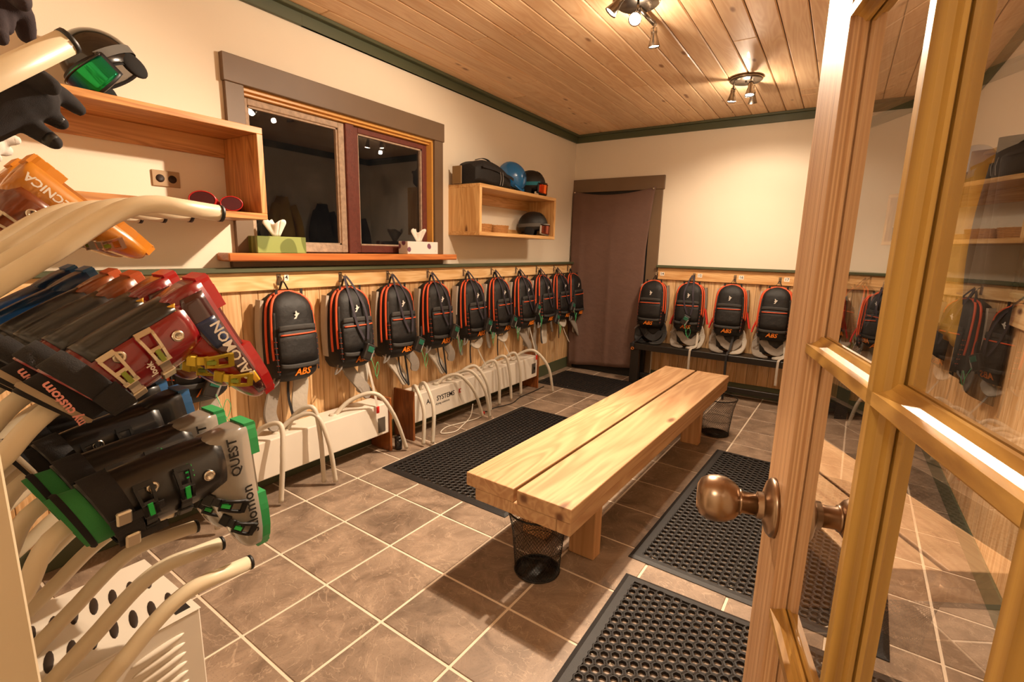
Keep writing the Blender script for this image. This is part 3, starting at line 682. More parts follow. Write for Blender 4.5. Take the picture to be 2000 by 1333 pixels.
hose(PB, -1.85, (.22, -1.76, .40), (.243, -1.725, .02)); hose(PB, -1.70, (.23, -1.63, .42), (.243, -1.54, .02)); hose(PB, -1.50, (.20, -1.42, .41), (.23, -1.36, .02)); hose(PB, -1.36, (.30, -1.25, .42), (.42, -1.098, .02))

# --- small things on the floor by the ducts
plain('gloss_black', '0e0c0b', .2, coat=.3)
c = thing('black_canister', 'small glossy black canister on the floor beside the duct panel', 'canister', (.225, -2.872, 0))
MB().lathe([(.0, 0), (.024, 0), (.0245, .004), (.0245, .074), (.0, .074)], 20).build('body', 'gloss_black', c); MB().lathe([(.0255, .074), (.027, .078), (.0265, .092), (.02, .096), (.0, .096)], 20).build('lid', 'gloss_black', c)
plain('cable_white', 'd9cfc0', .5); plain('cable_black', '1a1613', .5)
cb = thing('white_cable', 'looped white cable with a red plug lying under the lettered duct', 'cable', (.27, -2.2, 0)); P = World(cb)
P(MB().tube(cat_path([(.21, -2.05, .10), (.24, -2.12, .02), (.30, -2.30, .006), (.33, -2.42, .006), (.27, -2.50, .006), (.22, -2.38, .006), (.26, -2.22, .006), (.29, -2.06, .008), (.25, -1.98, .008)], 8), .0042, 6), 'wire', 'cable_white')
P(MB().box((.245, -1.99, .002), (.265, -1.955, .022), bev=.003), 'plug', 'ink_red')
cb = thing('black_cable', 'thin black cable lying along the floor under the duct', 'cable', (.25, -1.7, 0)); P = World(cb)
P(MB().tube(cat_path([(.235, -1.92, .006), (.26, -1.88, .006), (.24, -1.8, .006), (.29, -1.6, .006), (.25, -1.4, .006), (.25, -1.15, .006), (.24, -.95, .006)], 8), .004, 6), 'wire', 'cable_black')

# ================================================================ AVALANCHE PACKS ON THEIR HOOKS
fabric('pack_black', '100e0e', .6, scale=500, bump=.35, vary=.35)
fabric('pack_grey', '302e2c', .7, scale=500, bump=.3)
fabric('belt_grey', '8b8176', .85, scale=300, bump=.4)
fabric('belt_pale', 'b5ab9d', .85, scale=300, bump=.4)
fabric('zip_orange', 'd8552a', .55, scale=300, bump=.1, vary=.1)
fabric('web_black', '191617', .7, scale=700, bump=.2)
fabric('web_plum', '2c2530', .7, scale=700, bump=.2)
plain('print_orange', 'e07a1e', .5); plain('print_white', 'e8e2da', .5); plain('tab_red', 'cf2a20', .5); plain('plastic_dark', '24211f', .4); plain('plastic_grey', '86807a', .4)
plain('cord_green', '4fbf7c', .5); plain('label_white', 'efe8dc', .6, vary=.02); plain('steel', 'b7ada0', .25, metal=1, vary=.05); plain('teal_lcd', '1d5a48', .3)

PH_ = .475                                     # body height
def hw(t):                                     # half width, t = 0 bottom .. 1 top
    b = .128+.010*math.sin(PI*min(1, t/.8))
    if t < .10: b *= .80+.20*math.sin(PI/2*t/.10)
    if t > .74: b *= max(.02, 1-((t-.74)/.26)**2.6)**.5
    return b
def dp_(t):
    d = .165-.055*t
    if t < .12: d *= .68+.32*math.sin(PI/2*t/.12)
    if t > .80: d *= math.sqrt(max(.02, 1-.75*((t-.80)/.20)**2))
    return d
def sgnp(v, p): return math.copysign(abs(v)**p, v)
def pk(a, t, off=0):
    """point on the pack body: a = 0 right edge .. pi left edge, pi/2 = front; t height 0..1"""
    x = hw(t)*sgnp(math.cos(a), .52); y = -.022-dp_(t)*abs(math.sin(a))**.62
    p = Vector((x, y, -.055-PH_*(1-t)))
    if off:
        n = Vector((math.cos(a)*.9, -abs(math.sin(a))*1.0, 0)).normalized(); p += n*off
    return p
def pack_shapes():
    S = {}
    n = 26; rings = []
    for i in range(27):
        t = i/26; rings.append([pk(PI*j/n, t) for j in range(n+1)]+[Vector((-hw(t)*.97, -.014, pk(0, t).z)), Vector((hw(t)*.97, -.014, pk(0, t).z))])
    S['body'] = ('pack_black', MB().loft(rings))
    S['back_pad'] = ('pack_grey', MB().loft([[Vector((hw(t)*.93*cx, y, pk(0, t).z)) for cx, y in ((1, -.016), (-1, -.016), (-1, 0), (1, 0))] for t in [i/12 for i in range(13)]]))
    for k, (al, tb) in enumerate(((.62, .26), (.30, .22))):
        path = [pk(PI-al, tb+(1-tb)*i/18, .003) for i in range(18)]+[pk(PI-al, .995, .004), pk(al, .995, .004)]+[pk(al, 1-(1-tb-.1)*i/18, .003) for i in range(1, 19)]
        S['zip_%d' % k] = ('zip_orange', MB().tube(path, .0068, 7))
    def strip(a0, a1, t0, t1, off, nu=12, nv=3, th=.004, bow=0):
        return MB().grid(lambda u, v: pk(a0+(a1-a0)*u, t0+(t1-t0)*v+bow*4*u*(1-u), off), nu, nv, th=th)
    S['pocket'] = ('pack_black', strip(PI*.70, PI*.30, .20, .60, .012, th=.012))
    S['upper_band'] = ('pack_grey', strip(PI*.68, PI*.32, .575, .635, .016, th=.007, bow=.012))
    S['lower_band'] = ('pack_grey', strip(PI*.70, PI*.30, .175, .225, .016, th=.006, bow=-.012))
    S['pocket_zip'] = ('zip_orange', MB().tube([pk(PI*(.66-.32*i/10), .535+.01*(i/10), .015) for i in range(11)], .0055, 6, flat=(1, .8)))
    S['side_mesh'] = ('pack_grey', strip(PI*.775, PI*.73, .38, .78, .005, 4, 10, .004))
    S['side_mesh_r'] = ('pack_grey', strip(PI*.27, PI*.225, .38, .78, .005, 4, 10, .004))
    for sd in (0, 1):
        mb = MB(); a0 = PI*.735 if sd == 0 else PI*.265
        mb.ribbon([pk(a0, .10+.42*i/10, .010) for i in range(11)], .010, .002, (1, 0, 0))
        S['daisy_%d' % sd] = ('web_black', mb)
        mb = MB()
        for q in range(6):
            t = .14+.065*q; mb.ribbon([pk(a0-.06 if sd == 0 else a0+.06, t, .012), pk(a0+.09 if sd == 0 else a0-.09, t, .010)], .004, .0015, (0, 0, 1))
        S['loops_%d' % sd] = ('zip_orange', mb)
    S['shoulder_strap'] = ('belt_pale', MB().ribbon([Vector((-.128-.012*math.sin(PI*i/10), -.028, -.10-.36*i/10)) for i in range(11)], .05, .018, (0, 1, 0)))
    S['shoulder_strap_r'] = ('belt_grey', MB().ribbon([Vector((.128+.012*math.sin(PI*i/10), -.028, -.10-.36*i/10)) for i in range(11)], .05, .018, (0, 1, 0)))
    # top carry loop up to the hook, two lash tabs
    mb = MB(); mb.ribbon(cat_path([(-.028, -.045, -.062), (-.016, -.040, -.03), (0, -.036, -.004), (.016, -.040, -.03), (.028, -.045, -.062)], 5), .016, .003, (0, 1, .2))
    S['carry_loop'] = ('web_black', mb)
    S['lash_tab'] = ('web_black', MB().box((-.075, -.085, -.075), (-.060, -.080, -.045), bev=.001))
    S['lash_tab_r'] = ('web_black', MB().box((.068, -.085, -.075), (.083, -.080, -.042), bev=.001))
    S['bottom_loop'] = ('plastic_grey', MB().ribbon(cat_path([(-.10, -.10, -.49), (-.135, -.125, -.53), (-.15, -.13, -.555), (-.12, -.14, -.53), (-.09, -.12, -.50)], 4), .012, .003, (0, 1, 0)))
    return S
SH = pack_shapes()
SHM = {k: v[1].mesh(k, v[0]) for k, v in SH.items()}
PN_ = {'zip_0': 'main_zip', 'zip_1': 'main_zip', 'side_mesh': 'side_panel', 'side_mesh_r': 'side_panel', 'daisy_0': 'gear_strap', 'daisy_1': 'gear_strap', 'loops_0': 'gear_loops', 'loops_1': 'gear_loops',
       'shoulder_strap': 'shoulder_strap', 'shoulder_strap_r': 'shoulder_strap', 'lash_tab': 'lash_tab', 'lash_tab_r': 'lash_tab'}
abs_me = text_mesh('ABS', .052, .0008, .28, .0012); abs_me.materials.clear(); abs_me.materials.append(MATS['print_orange'])
abs_me.transform(frame(pk(PI/2, .115, .004)+Vector((0, -.002, 0)), (1, 0, 0), (0, -.06, 1)))
lg = MB(); q0 = pk(PI/2, .74, .0035)
lg.prism([(-.016, -.026), (.018, -.026), (.018, -.018), (-.002, -.018), (.006, .0), (.016, .012), (.004, .014), (-.004, .026), (-.010, .024), (-.006, .010), (-.014, .004), (-.004, -.004), (-.016, -.018)], .0008, frame(q0, (1, 0, 0), (0, -.14, 1)))
logo_me = lg.mesh('printed_logo', 'print_white')
SK = []
def belt(path, w=.075, th=.012, mat='belt_grey', wd=(0, 1, 0)):
    k = len(path); ww = [w*(.75+.25*math.sin(PI*min(1, i/(k*.3)))) if i < k*.3 else w*(1 if i < k-3 else (.95, .78, .42)[i-(k-3)]) for i in range(k)]
    return (mat, MB().ribbon(path, ww, th, wd))
def belt_set(kind):
    """hip belt wings, webbing ends and dangling straps, several ways of hanging"""
    out = []; c = lambda *p: cat_path(p, 6)
    if kind == 0:
        out += [('hip_belt', belt(c((-.08, -.06, -.47), (-.10, -.07, -.58), (-.135, -.085, -.70), (-.115, -.10, -.79)), .085, .014, 'belt_grey', (1, .3, 0))),
                ('hip_belt', belt(c((.05, -.06, -.47), (.06, -.07, -.56), (.035, -.09, -.66), (.03, -.10, -.74)), .085, .014, 'belt_pale', (1, -.3, 0)))]
        out += [('webbing', ('web_black', MB().ribbon(c((-.03, -.10, -.50), (-.035, -.10, -.62), (-.02, -.11, -.73)), .016, .002, (1, 0, 0))))]
    elif kind == 1:
        out += [('hip_belt', belt(c((-.06, -.06, -.47), (-.02, -.09, -.56), (.055, -.12, -.67), (.10, -.13, -.74)), .085, .014, 'belt_grey', (1, .2, .5))),
                ('hip_belt', belt(c((.10, -.06, -.46), (.105, -.07, -.56), (.085, -.08, -.66), (.07, -.08, -.72)), .07, .014, 'belt_pale', (1, -.2, 0)))]
        out += [('webbing', ('belt_pale', MB().ribbon(c((.11, -.09, -.50), (.118, -.13, -.64), (.115, -.185, -.80)), .018, .002, (1, 0, 0)))),
                ('webbing_tip', ('tab_red', MB().box((.104, -.192, -.845), (.126, -.184, -.80), bev=.002)))]
    elif kind == 2:
        out += [('hip_belt', belt(c((-.09, -.06, -.47), (-.05, -.09, -.56), (.02, -.11, -.66), (.055, -.12, -.73)), .08, .014, 'belt_pale', (1, .2, .4))),
                ('hip_belt', belt(c((.08, -.06, -.47), (.12, -.08, -.53), (.16, -.10, -.60), (.15, -.10, -.66)), .07, .014, 'belt_grey', (1, -.2, .5)))]
        out += [('webbing', ('web_black', MB().ribbon(c((.03, -.12, -.46), (.05, -.13, -.60), (.065, -.14, -.74)), .017, .002, (1, 0, 0)))),
                ('webbing', ('web_black', MB().ribbon(c((-.02, -.12, -.50), (.0, -.13, -.64), (.062, -.142, -.74)), .012, .002, (1, 0, 0))))]
    elif kind == 3:
        out += [('hip_belt', belt(c((-.10, -.05, -.46), (-.115, -.06, -.56), (-.10, -.07, -.65)), .06, .012, 'belt_grey', (1, .3, 0))),
                ('hip_belt', belt(c((.06, -.06, -.47), (.10, -.10, -.53), (.02, -.13, -.58), (-.05, -.12, -.55)), .06, .012, 'belt_pale', (0, .5, 1)))]
        out += [('webbing', ('belt_pale', MB().ribbon(c((.02, -.10, -.52), (.06, -.12, -.64), (.12, -.16, -.78)), .014, .002, (1, 0, 0)))),
                ('webbing', ('web_black', MB().ribbon(c((-.05, -.12, -.50), (-.055, -.12, -.62), (-.045, -.12, -.72)), .016, .002, (1, 0, 0))))]
    else:   # resting on the bench: wings folded flat on the seat
        m1, m2_ = ('pack_black', 'pack_grey') if kind == 6 else ('belt_grey', 'belt_pale')
        out += [('hip_belt', belt(c((-.09, -.05, -.46), (-.12, -.06, -.57), (-.10, -.12, -.664), (-.02, -.20, -.677)), .085, .012, m1, (1, .4, 0))),
                ('hip_belt', belt(c((.09, -.05, -.46), (.13, -.06, -.57), (.11, -.13, -.664), (.04, -.21, -.677)), .085, .012, m2_, (1, -.4, 0)))]
        out += [('hip_belt', belt(c((-.10, -.08, -.50), (-.02, -.12, -.60), (.06, -.12, -.63), (.12, -.10, -.56)), .07, .012, m1, (0, .3, 1)))]
        out += [('lumbar_pad', ('pack_black' if kind == 6 else 'pack_grey', MB().loft([[Vector((sx*w_, y, z)) for sx, y in ((1, -.03), (1, -.10), (-1, -.10), (-1, -.03))] for w_, z in ((.10, -.50), (.095, -.58), (.085, -.66))])))]
        if kind == 4: out += [('webbing', ('belt_pale', MB().ribbon(c((.10, -.09, -.52), (.12, -.18, -.645), (.09, -.258, -.674), (.085, -.272, -.72), (.085, -.270, -.90)), .020, .002, (1, 0, 0))))]
        if kind == 6: out += [('webbing', ('web_black', MB().ribbon(c((-.08, -.10, -.62), (-.10, -.20, -.668), (-.105, -.262, -.674), (-.107, -.270, -.72)), .024, .003, (1, 0, 0)))), ('brass_buckle', ('print_orange', MB().tube([(-.107+.014*math.cos(2*PI*i/12), -.276, -.735+.011*math.sin(2*PI*i/12)) for i in range(13)], .003, 6)))]
        if kind == 5: out += [('webbing', ('web_black', MB().ribbon(c((.06, -.12, -.50), (.05, -.19, -.64), (.045, -.262, -.672), (.04, -.274, -.75), (.045, -.275, -1.10)), .020, .002, (1, 0, 0))))]
        if kind != 6: out += [('safety_tab', ('tab_red', MB().ribbon(c((-.14, -.04, -.36), (-.165, -.05, -.43), (-.175, -.06, -.48)), .05, .012, (0, 1, 0)))),
                ('safety_tab', ('tab_red', MB().ribbon(c((.14, -.04, -.30), (.16, -.05, -.38), (.178, -.06, -.45)), .045, .012, (0, 1, 0))))]
    return [(n, mb.mesh(n, m)) for n, (m, mb) in out]
BELTS = [belt_set(k) for k in range(7)]
front_loop = MB()
for sx in (-1, 1):
    front_loop.ribbon(cat_path([(sx*.004, -.046, .012), (sx*.022, -.085, -.04), (sx*.040, -.155, -.15), (sx*.040+.015, -.178, -.26), (.03+sx*.012, -.192, -.36)], 6), .017, .002, (1, 0, 0))
front_me = front_loop.mesh('front_strap', 'web_plum')
def hung_device_parts():
    b = MB().box((-.034, -.016, -.10), (.034, .016, 0), bev=.008, seg=2, M=Matrix.Rotation(.45, 4, 'Y'))
    f = MB().box((-.022, -.0195, -.05), (.022, -.015, -.015), bev=.002, M=Matrix.Rotation(.45, 4, 'Y'))
    g = MB().box((.018, -.018, -.095), (.03, .012, -.03), bev=.003, M=Matrix.Rotation(.45, 4, 'Y'))
    c = MB().tube(cat_path([(-.02, -.02, -.08), (-.005, -.03, -.14), (.02, -.02, -.20), (.04, -.02, -.15), (.02, -.03, -.11), (.0, -.03, -.17), (.03, -.02, -.22)], 6), .0016, 5)
    s = MB().ribbon(cat_path([(.0, .0, .005), (.005, .0, .04), (.0, 0, .075)], 4), .016, .003, (1, 0, 0))
    return [('case', b.mesh('case', 'plastic_dark')), ('screen', f.mesh('screen', 'teal_lcd')), ('side_grip', g.mesh('side_grip', 'plastic_grey')), ('cord', c.mesh('cord', 'cord_green')), ('sling', s.mesh('sling', 'web_black'))]
DEV = hung_device_parts()
hook_me = MB().tube(cat_path([(0, 0, .02), (0, -.022, .012), (0, -.034, -.004), (0, -.044, .004), (0, -.048, .022)], 4), .0035, 7).box((-.012, -.003, -.028), (.012, 0, .032), bev=.002).mesh('hook', 'steel')
def rot_to(loc, wall):
    return Matrix.Translation(loc) @ Matrix.Rotation(PI/2 if wall == 'L' else 0, 4, 'Z')
def make_pack(label, loc, wall, kind, strap, device, sway=0, num=None, squash=1, devlabel=None):
    rail = rail_left if wall == 'L' else rail_back
    hk = obj('hook', hook_me, rail); hk.matrix_local = rot_to(loc, wall)
    r = thing('avalanche_pack', label, 'backpack', loc, (PI/2 if wall == 'L' else 0), 'avalanche packs on the wall hooks')
    r.rotation_euler = (0, sway, PI/2 if wall == 'L' else 0)
    for k, me in SHM.items(): obj(PN_.get(k, k), me, r)
    obj('brand_print', abs_me, r); obj('printed_logo', logo_me, r)
    for n, me in BELTS[kind]: obj(n, me, r)
    if strap: obj('front_strap', front_me, r)
    if num:
        ax = frame(Vector((.052, -.0005, .012)), (1, 0, 0), (0, 0, 1)); W_ = rot_to(loc, wall)
        tg = MB().box((.032, -.0012, -.006), (.032+.017*len(num)+.008, 0, .03)).mesh('number_tag', 'label_white'); o = obj('number_tag', tg, rail); o.matrix_local = W_
        letters('number', num, .034, 'ink', o, frame(Vector((.036+.0085*len(num), -.0014, .012)), (1, 0, 0), (0, 0, 1)), .0002, 0, .0004)
    if device:
        M = rot_to(loc, wall) @ Matrix.Rotation(sway, 4, 'Y'); p = M @ Vector(device)
        d = thing('avalanche_transceiver', devlabel, 'transceiver', p, PI/2 if wall == 'L' else 0, 'transceivers clipped to the packs')
        for n, me in DEV: obj(n, me, d)
    return r
HX = .034; HZ = 1.142
LW = [  # y, label, belt kind, strap, device offset, sway, number
    (-4.02, 'black avalanche pack half hidden behind the red ski boots', 0, True, (.03, -.226, -.40), .0, None),
    (-3.528, 'black and orange avalanche pack on hook 4, nearest in the row', 0, False, None, .02, '4'),
    (-3.135, 'second hanging avalanche pack from hook 4, grey hip belt slanting below', 1, True, (.035, -.226, -.385), .02, None),
    (-2.76, 'third hanging avalanche pack from hook 4, pale belt hanging below', 2, True, (.09, -.226, -.40), .03, None),
    (-2.377, 'fourth hanging avalanche pack from hook 4, long black strap end dangling', 2, True, (.07, -.226, -.36), .02, None),
    (-1.963, 'fifth hanging avalanche pack from hook 4, above the lettered duct', 3, True, (.06, -.226, -.36), .0, None),
    (-1.586, 'sixth hanging avalanche pack from hook 4, right under the shelf', 3, True, (.05, -.226, -.37), .0, None),
    (-1.198, 'seventh hanging avalanche pack from hook 4, logo print showing', 1, True, (.06, -.226, -.30), .0, None),
    (-.826, 'eighth hanging avalanche pack from hook 4, green device at its foot', 0, True, (.07, -.226, -.43), .0, None),
    (-.47, 'ninth hanging avalanche pack from hook 4, last but one before the curtain', 3, True, (.05, -.226, -.34), .0, None),
    (-.155, 'last hanging avalanche pack before the curtain', 1, False, None, .0, None)]
nth = ['near', 'second', 'third', 'fourth', 'fifth', 'sixth', 'seventh', 'eighth', 'ninth', 'tenth']
DLAB = ['transceiver on the pack behind the red boots', None, 'transceiver with green cord on the second hanging pack from hook 4', 'transceiver with green cord on the third hanging pack from hook 4', 'transceiver with green cord on the fourth hanging pack from hook 4',
        'transceiver with green cord on the fifth hanging pack from hook 4', 'transceiver with green cord on the sixth hanging pack from hook 4', 'transceiver with green cord on the seventh hanging pack from hook 4', 'transceiver hanging at the foot of the eighth pack from hook 4', 'transceiver on the last but one pack before the curtain', None]
for q, (y, lb, kd, st, dv, sw, nm) in enumerate(LW):
    make_pack(lb, (HX, y, HZ), 'L', kd, st, dv, sw, nm, devlabel=DLAB[q])
BWL = [(.995, 'avalanche pack on hook 14, resting on the end of the low bench', 6, False, None, '14'),
       (1.362, 'avalanche pack on hook 15, with a device dangling in front', 4, True, (.03, -.226, -.36), '15'),
       (1.733, 'avalanche pack on hook 16, black strap trailing to the floor', 5, False, None, '16'),
       (2.107, 'avalanche pack on hook 17, beside the door stile', 4, False, None, '17'),
       (2.485, 'avalanche pack on the back wall hidden behind the door stile', 5, False, None, '18'),
       (2.86, 'avalanche pack seen through the first column of door panes', 4, True, None, '19')]
for x_, lb, kd, st, dv, nm in BWL:
    make_pack(lb, (x_, -HX, 1.112), 'B', kd, st, dv, 0, nm, devlabel='transceiver with green cord on the pack at hook 15')

# ================================================================ BOOT RACK, BOOTS, GLOVES
plain('rack_enamel', 'dccdb0', .38, vary=.05, coat=.15); plain('cap_black', '12100f', .5)
COLX = [1.46-.132*i for i in range(8)]
ROWZ = {0: 1.765, 1: 1.495, 2: 1.222, 3: .952, 4: .682, 5: .415}
RY = -4.905                                     # front of the rack frame
rack = thing('boot_rack', 'cream tubular boot drying rack in the left foreground', 'boot rack', (1.0, RY-.03, 0)); PR = World(rack)
PR(MB().box((1.565, RY-.055, 0), (1.60, RY+.005, 1.95), bev=.003), 'upright', 'rack_enamel')
PR(MB().box((1.565, RY-.14, 0), (1.60, RY-.068, 1.95), bev=.003), 'upright', 'rack_enamel')
PR(MB().box((.40, RY-.055, 0), (.44, RY+.005, 1.95), bev=.003), 'upright', 'rack_enamel')
for q, z in ROWZ.items(): PR(MB().box((.44, RY-.05, z-.03), (1.565, RY-.004, z+.03), bev=.004), 'manifold', 'rack_enamel')
def peg(x, z0, short):
    R = .0165
    if short: pts = [Vector((x, RY-.02, z0-.02)), Vector((x, RY+.02, z0+.012)), Vector((x, RY+.145, z0+.118))]
    else:
        a = Vector((x, RY-.02, z0-.015)); b_ = Vector((x, RY+.245, z0+.178)); c_ = Vector((x, RY+.395, z0+.172))
        k1 = b_-Vector((0, .10, .073)); k2 = b_+Vector((0, .055, .0025))
        pts = [a]+[k1+(b_-k1)*0]+bez(k1, k1+(b_-k1)*.62+Vector((0, .0, .006)), k2-Vector((0, .055, -.004)), k2, 10)[1:]+[c_]
    t = PR(MB().tube(pts, R, 14), 'peg_tube', 'rack_enamel')
    d = (pts[-1]-pts[-2]).normalized(); e = pts[-1]
    PR(MB().tube([e-d*.001, e+d*.006], R*1.04, 14), 'end_cap', 'cap_black', t)
for q, z in ROWZ.items():
    for i, x in enumerate(COLX):
        if q <= 1:
            if i > 4: continue
            peg(x+.12 if i == 0 else x, z, True)
        elif q in (3, 4) and i < (6 if q == 3 else 4): continue      # these pegs carry boots
        elif q == 2 and i in (4, 5): continue
        else: peg(x, z, False)

plain('buckle_alu', 'c9bda6', .28, metal=.9, vary=.05); plain('buckle_gold', 'c9ae3a', .3, metal=.7, vary=.05); plain('buckle_black', '1a1a1a', .35, metal=.3); plain('buckle_olive', '7d8a2a', .4)
plain('rivet', 'd6cdbd', .25, metal=1); plain('velcro', '211f20', .9, bump=.3, bscale=400); fabric('liner_black', '171416', .95, bump=.2); fabric('liner_green', '2f8040', .8, scale=900, bump=.5, vary=.2); fabric('liner_beige', '9c8a72', .9)
plain('shell_red', '7c1015', .22, coat=.7, vary=.25, vscale=10); plain('shell_dkred', '3a0d0e', .22, coat=.6, vary=.3); plain('sole_red', 'c2161c', .3, coat=.4)
plain('shell_smoke', '8f877c', .22, coat=.5, vary=.2, vscale=8); plain('shell_black', '1c1a19', .35, coat=.25, vary=.2); plain('sole_green', '2fa05a', .45)
plain('shell_orange', 'b5721c', .25, coat=.6, vary=.25, vscale=8); plain('shell_brown', '6b300f', .25, coat=.6, vary=.35, vscale=9); plain('sole_amber', 'd98a22', .35, coat=.3)
plain('shell_blue', '173c66', .3, coat=.4, vary=.2); plain('sole_blue', '2a6298', .4); plain('sole_rust', 'c2592b', .45); plain('shell_rust', '7a3b14', .28, coat=.5, vary=.4, vscale=12)
plain('stripe_blue', '12234a', .4); plain('stripe_yellow', 'd9a623', .4); plain('print_pink', 'd98f86', .5); plain('green_accent', '26b04e', .35)

def lsh(x):   # lower shell: half width, top height at x
    K = [(-.104, .026, .060), (-.098, .034, .105), (-.07, .038, .128), (-.03, .040, .130), (.02, .042, .118), (.06, .045, .100), (.10, .050, .084), (.14, .050, .071), (.17, .044, .060), (.188, .034, .050), (.197, .018, .040)]
    for (a, wa, ha), (b, wb, hb) in zip(K, K[1:]):
        if x <= b:
            t = max(0, (x-a)/(b-a)); t = t*t*(3-2*t)*.5+t*.5; return wa+(wb-wa)*t, ha+(hb-ha)*t
    return K[-1][1], K[-1][2]
def low(x, a, off=0):
    """lower shell surface, a = 0 at +Y side low .. pi/2 top .. pi at -Y side low"""
    w_, h_ = lsh(x); z0 = .020
    return Vector((x, (w_+off)*sgnp(math.cos(a), .7), z0+(h_-z0+off)*abs(math.sin(a))**.62))
def cuf(a, s, off=0, s1=.292):
    """cuff surface, a = 0 front, pi/2 = +Y side; s = 0 ankle .. 1 top"""
    z = .078+(s1-.078)*s; cx = -.034+.07*(z-.08)
    rx = .064+.004*math.sin(PI*s)-.002*s; ry = .0475+.004*math.sin(PI*s)+.002*s
    p = Vector((cx+(rx+off)*math.cos(a), (ry+off)*math.sin(a), z+.020*s*(-math.cos(a))))
    return p
def make_boot(name, label, grp, st):
    r = thing(name, label, 'ski boot', group=grp); B = lambda mb, n, m, p=None: mb.build(n, m, p or r)
    xs_ = [-.104, -.101, -.096, -.085, -.065, -.04, -.01, .02, .05, .08, .11, .14, .16, .175, .186, .193, .197]; na = 16
    rings = [[low(x, PI*j/na) for j in range(na+1)] for x in xs_]
    sh = B(MB().loft(rings), 'shell', st['shell'])
    if 'side' in st:   # coloured side panel low on the camera side
        B(MB().grid(lambda u, v: low(-.085+.26*u, .02+.36*v, .0022), 16, 4, th=.0015), 'side_panel', st['side'], sh)
    for (x0_, x1_, a0_, a1_, mt) in st.get('patch', []):
        B(MB().grid(lambda u, v: low(x0_+(x1_-x0_)*u, a0_+(a1_-a0_)*v, .0040), 8, 4, th=.001), 'colour_patch', mt, sh)
    n2 = 28; cr = [[cuf(2*PI*j/n2, s) for j in range(n2)] for s in [i/12 for i in range(13)]]
    inner = [[cuf(2*PI*j/n2, s, -.006) for j in range(n2)] for s in (1, .8, .5, .25)]
    cf = B(MB().loft(cr+inner), 'cuff', st['cuff'])
    if 'cuffpanel' in st: B(MB().grid(lambda u, v: cuf(PI*(st.get('cp0', .66)+.6*u), .05+.72*v, .003), 16, 8, th=.002), 'spine_panel', st['cuffpanel'], cf)
    ln = [[cuf(2*PI*j/n2, s, o, .335) for j in range(n2)] for s, o in ((.55, -.010), (.80, -.009), (.93, -.006), (1, -.009), (.99, -.018), (.8, -.024), (.4, -.026))]
    li = B(MB().loft(ln, caps=False), 'liner', st['liner'])
    B(MB().loft([[cuf(2*PI*j/n2, s, o, .335) for j in range(n2)] for s, o in ((.935, -.0045), (.955, -.002), (.975, -.0045))], caps=False), 'liner_band', st.get('band', 'liner_beige'), li)
    B(MB().loft([[cuf(2*PI*j/n2, s, o) for j in range(n2)] for s, o in ((.80, .003), (.805, .0055), (.985, .0055), (.99, .003))], caps=False), 'power_strap', 'velcro')
    B(MB().ribbon([cuf(PI*(-.15+.62*i/10), .89, .010) for i in range(11)], .045, .005, (0, 0, 1)), 'strap_end', 'velcro')
    # sole: toe and heel lugs joined by a thin waist
    def so(x): w_, h_ = lsh(max(-.1, min(.192, x))); return w_
    for (x0, x1, nm) in ((.06, .200, 'toe_lug'), (-.108, -.035, 'heel_lug')):
        pts = [(x0+(x1-x0)*i/10) for i in range(11)]
        ol = [(x, so(x)*(1.0 if x < .17 else 1.0)-.002) for x in pts]+[(x, -so(x)+.002) for x in reversed(pts)]
        B(MB().prism(ol, .024), nm, st['sole'])
        for q in range(3):
            xq = x0+.012+(x1-x0-.03)*q/2; B(MB().box((xq-.008, -so(xq)*.85, -.0022), (xq+.010, so(xq)*.85, .001), bev=.0008), 'tread', st['sole'])
    B(MB().prism([(-.036, .026), (.062, .032), (.062, -.032), (-.036, -.026)], .012, Matrix.Translation((0, 0, .010))), 'waist', st['shell'])
    if st.get('cam'):      # webbing harness with two cam buckles over the strap
        for a_ in (.25, .50):
            B(MB().ribbon([cuf(PI*(a_-.03), .60+.4*i/6, .014) for i in range(7)], .016, .003, (1, 0, 0)), 'harness_strap', 'web_black')
            c_ = cuf(PI*a_, .90, .018); B(MB().box((-.012, -.015, -.004), (.012, .015, .005), bev=.003, M=frame(c_, (0, 0, 1), (1, -.3, 0))), 'cam_buckle', 'buckle_alu')
    # rivets
    for a_, s_ in ((PI*.5, .18), (PI*.62, .62)):
        c_ = cuf(a_, s_, .001); B(MB().lathe([(.0, 0), (.0115, 0), (.011, .004), (.006, .005), (.005, .003), (0, .003)], 18, frame(c_, (1, 0, 0), (0, 0, 1)) @ Matrix.Scale(-1, 4, (0, 0, 1))), 'rivet', 'rivet')
    # buckles: two on the cuff, two on the foot
    def buckle(path, off, mat, lev):
        k = len(path); g = thing('buckle', None, None); g.parent = r
        g.empty_display_size = .01
        nrm = off
        m = (path[0]+path[-1])/2
        L0 = [p+nrm*.012 for p in path[:int(k*.62)]]; up = (path[1]-path[0]).cross(nrm).normalized()
        fr = MB()
        for sgn in (-1, 1): fr.ribbon([p+up*sgn*(.0135-.005*i/len(L0)) for i, p in enumerate(L0)], .006, .006, up)
        for i in (0, len(L0)//2, len(L0)-1): fr.ribbon([L0[i]-up*.0135, L0[i]+up*.0135], .008, .005, (path[1]-path[0]))
        fr.ribbon([L0[0]-up*.015-(L0[1]-L0[0]).normalized()*.002, L0[0]+up*.015-(L0[1]-L0[0]).normalized()*.002], .010, .007, (path[1]-path[0]))
        B(fr, 'lever', mat, g)
        B(MB().ribbon([L0[len(L0)//2]+nrm*.002, L0[-1]+nrm*.001], .009, .006, up), 'micro_adjuster', lev, g)
        B(MB().ribbon([p+nrm*.005 for p in path[int(k*.5):]], .020, .004, up), 'ladder', mat, g)
        B(MB().box((-.010, -.013, -.004), (.010, .013, .006), bev=.002, M=frame(path[-1]+nrm*.006, (path[-1]-path[-2]), up)), 'catch', mat, g)
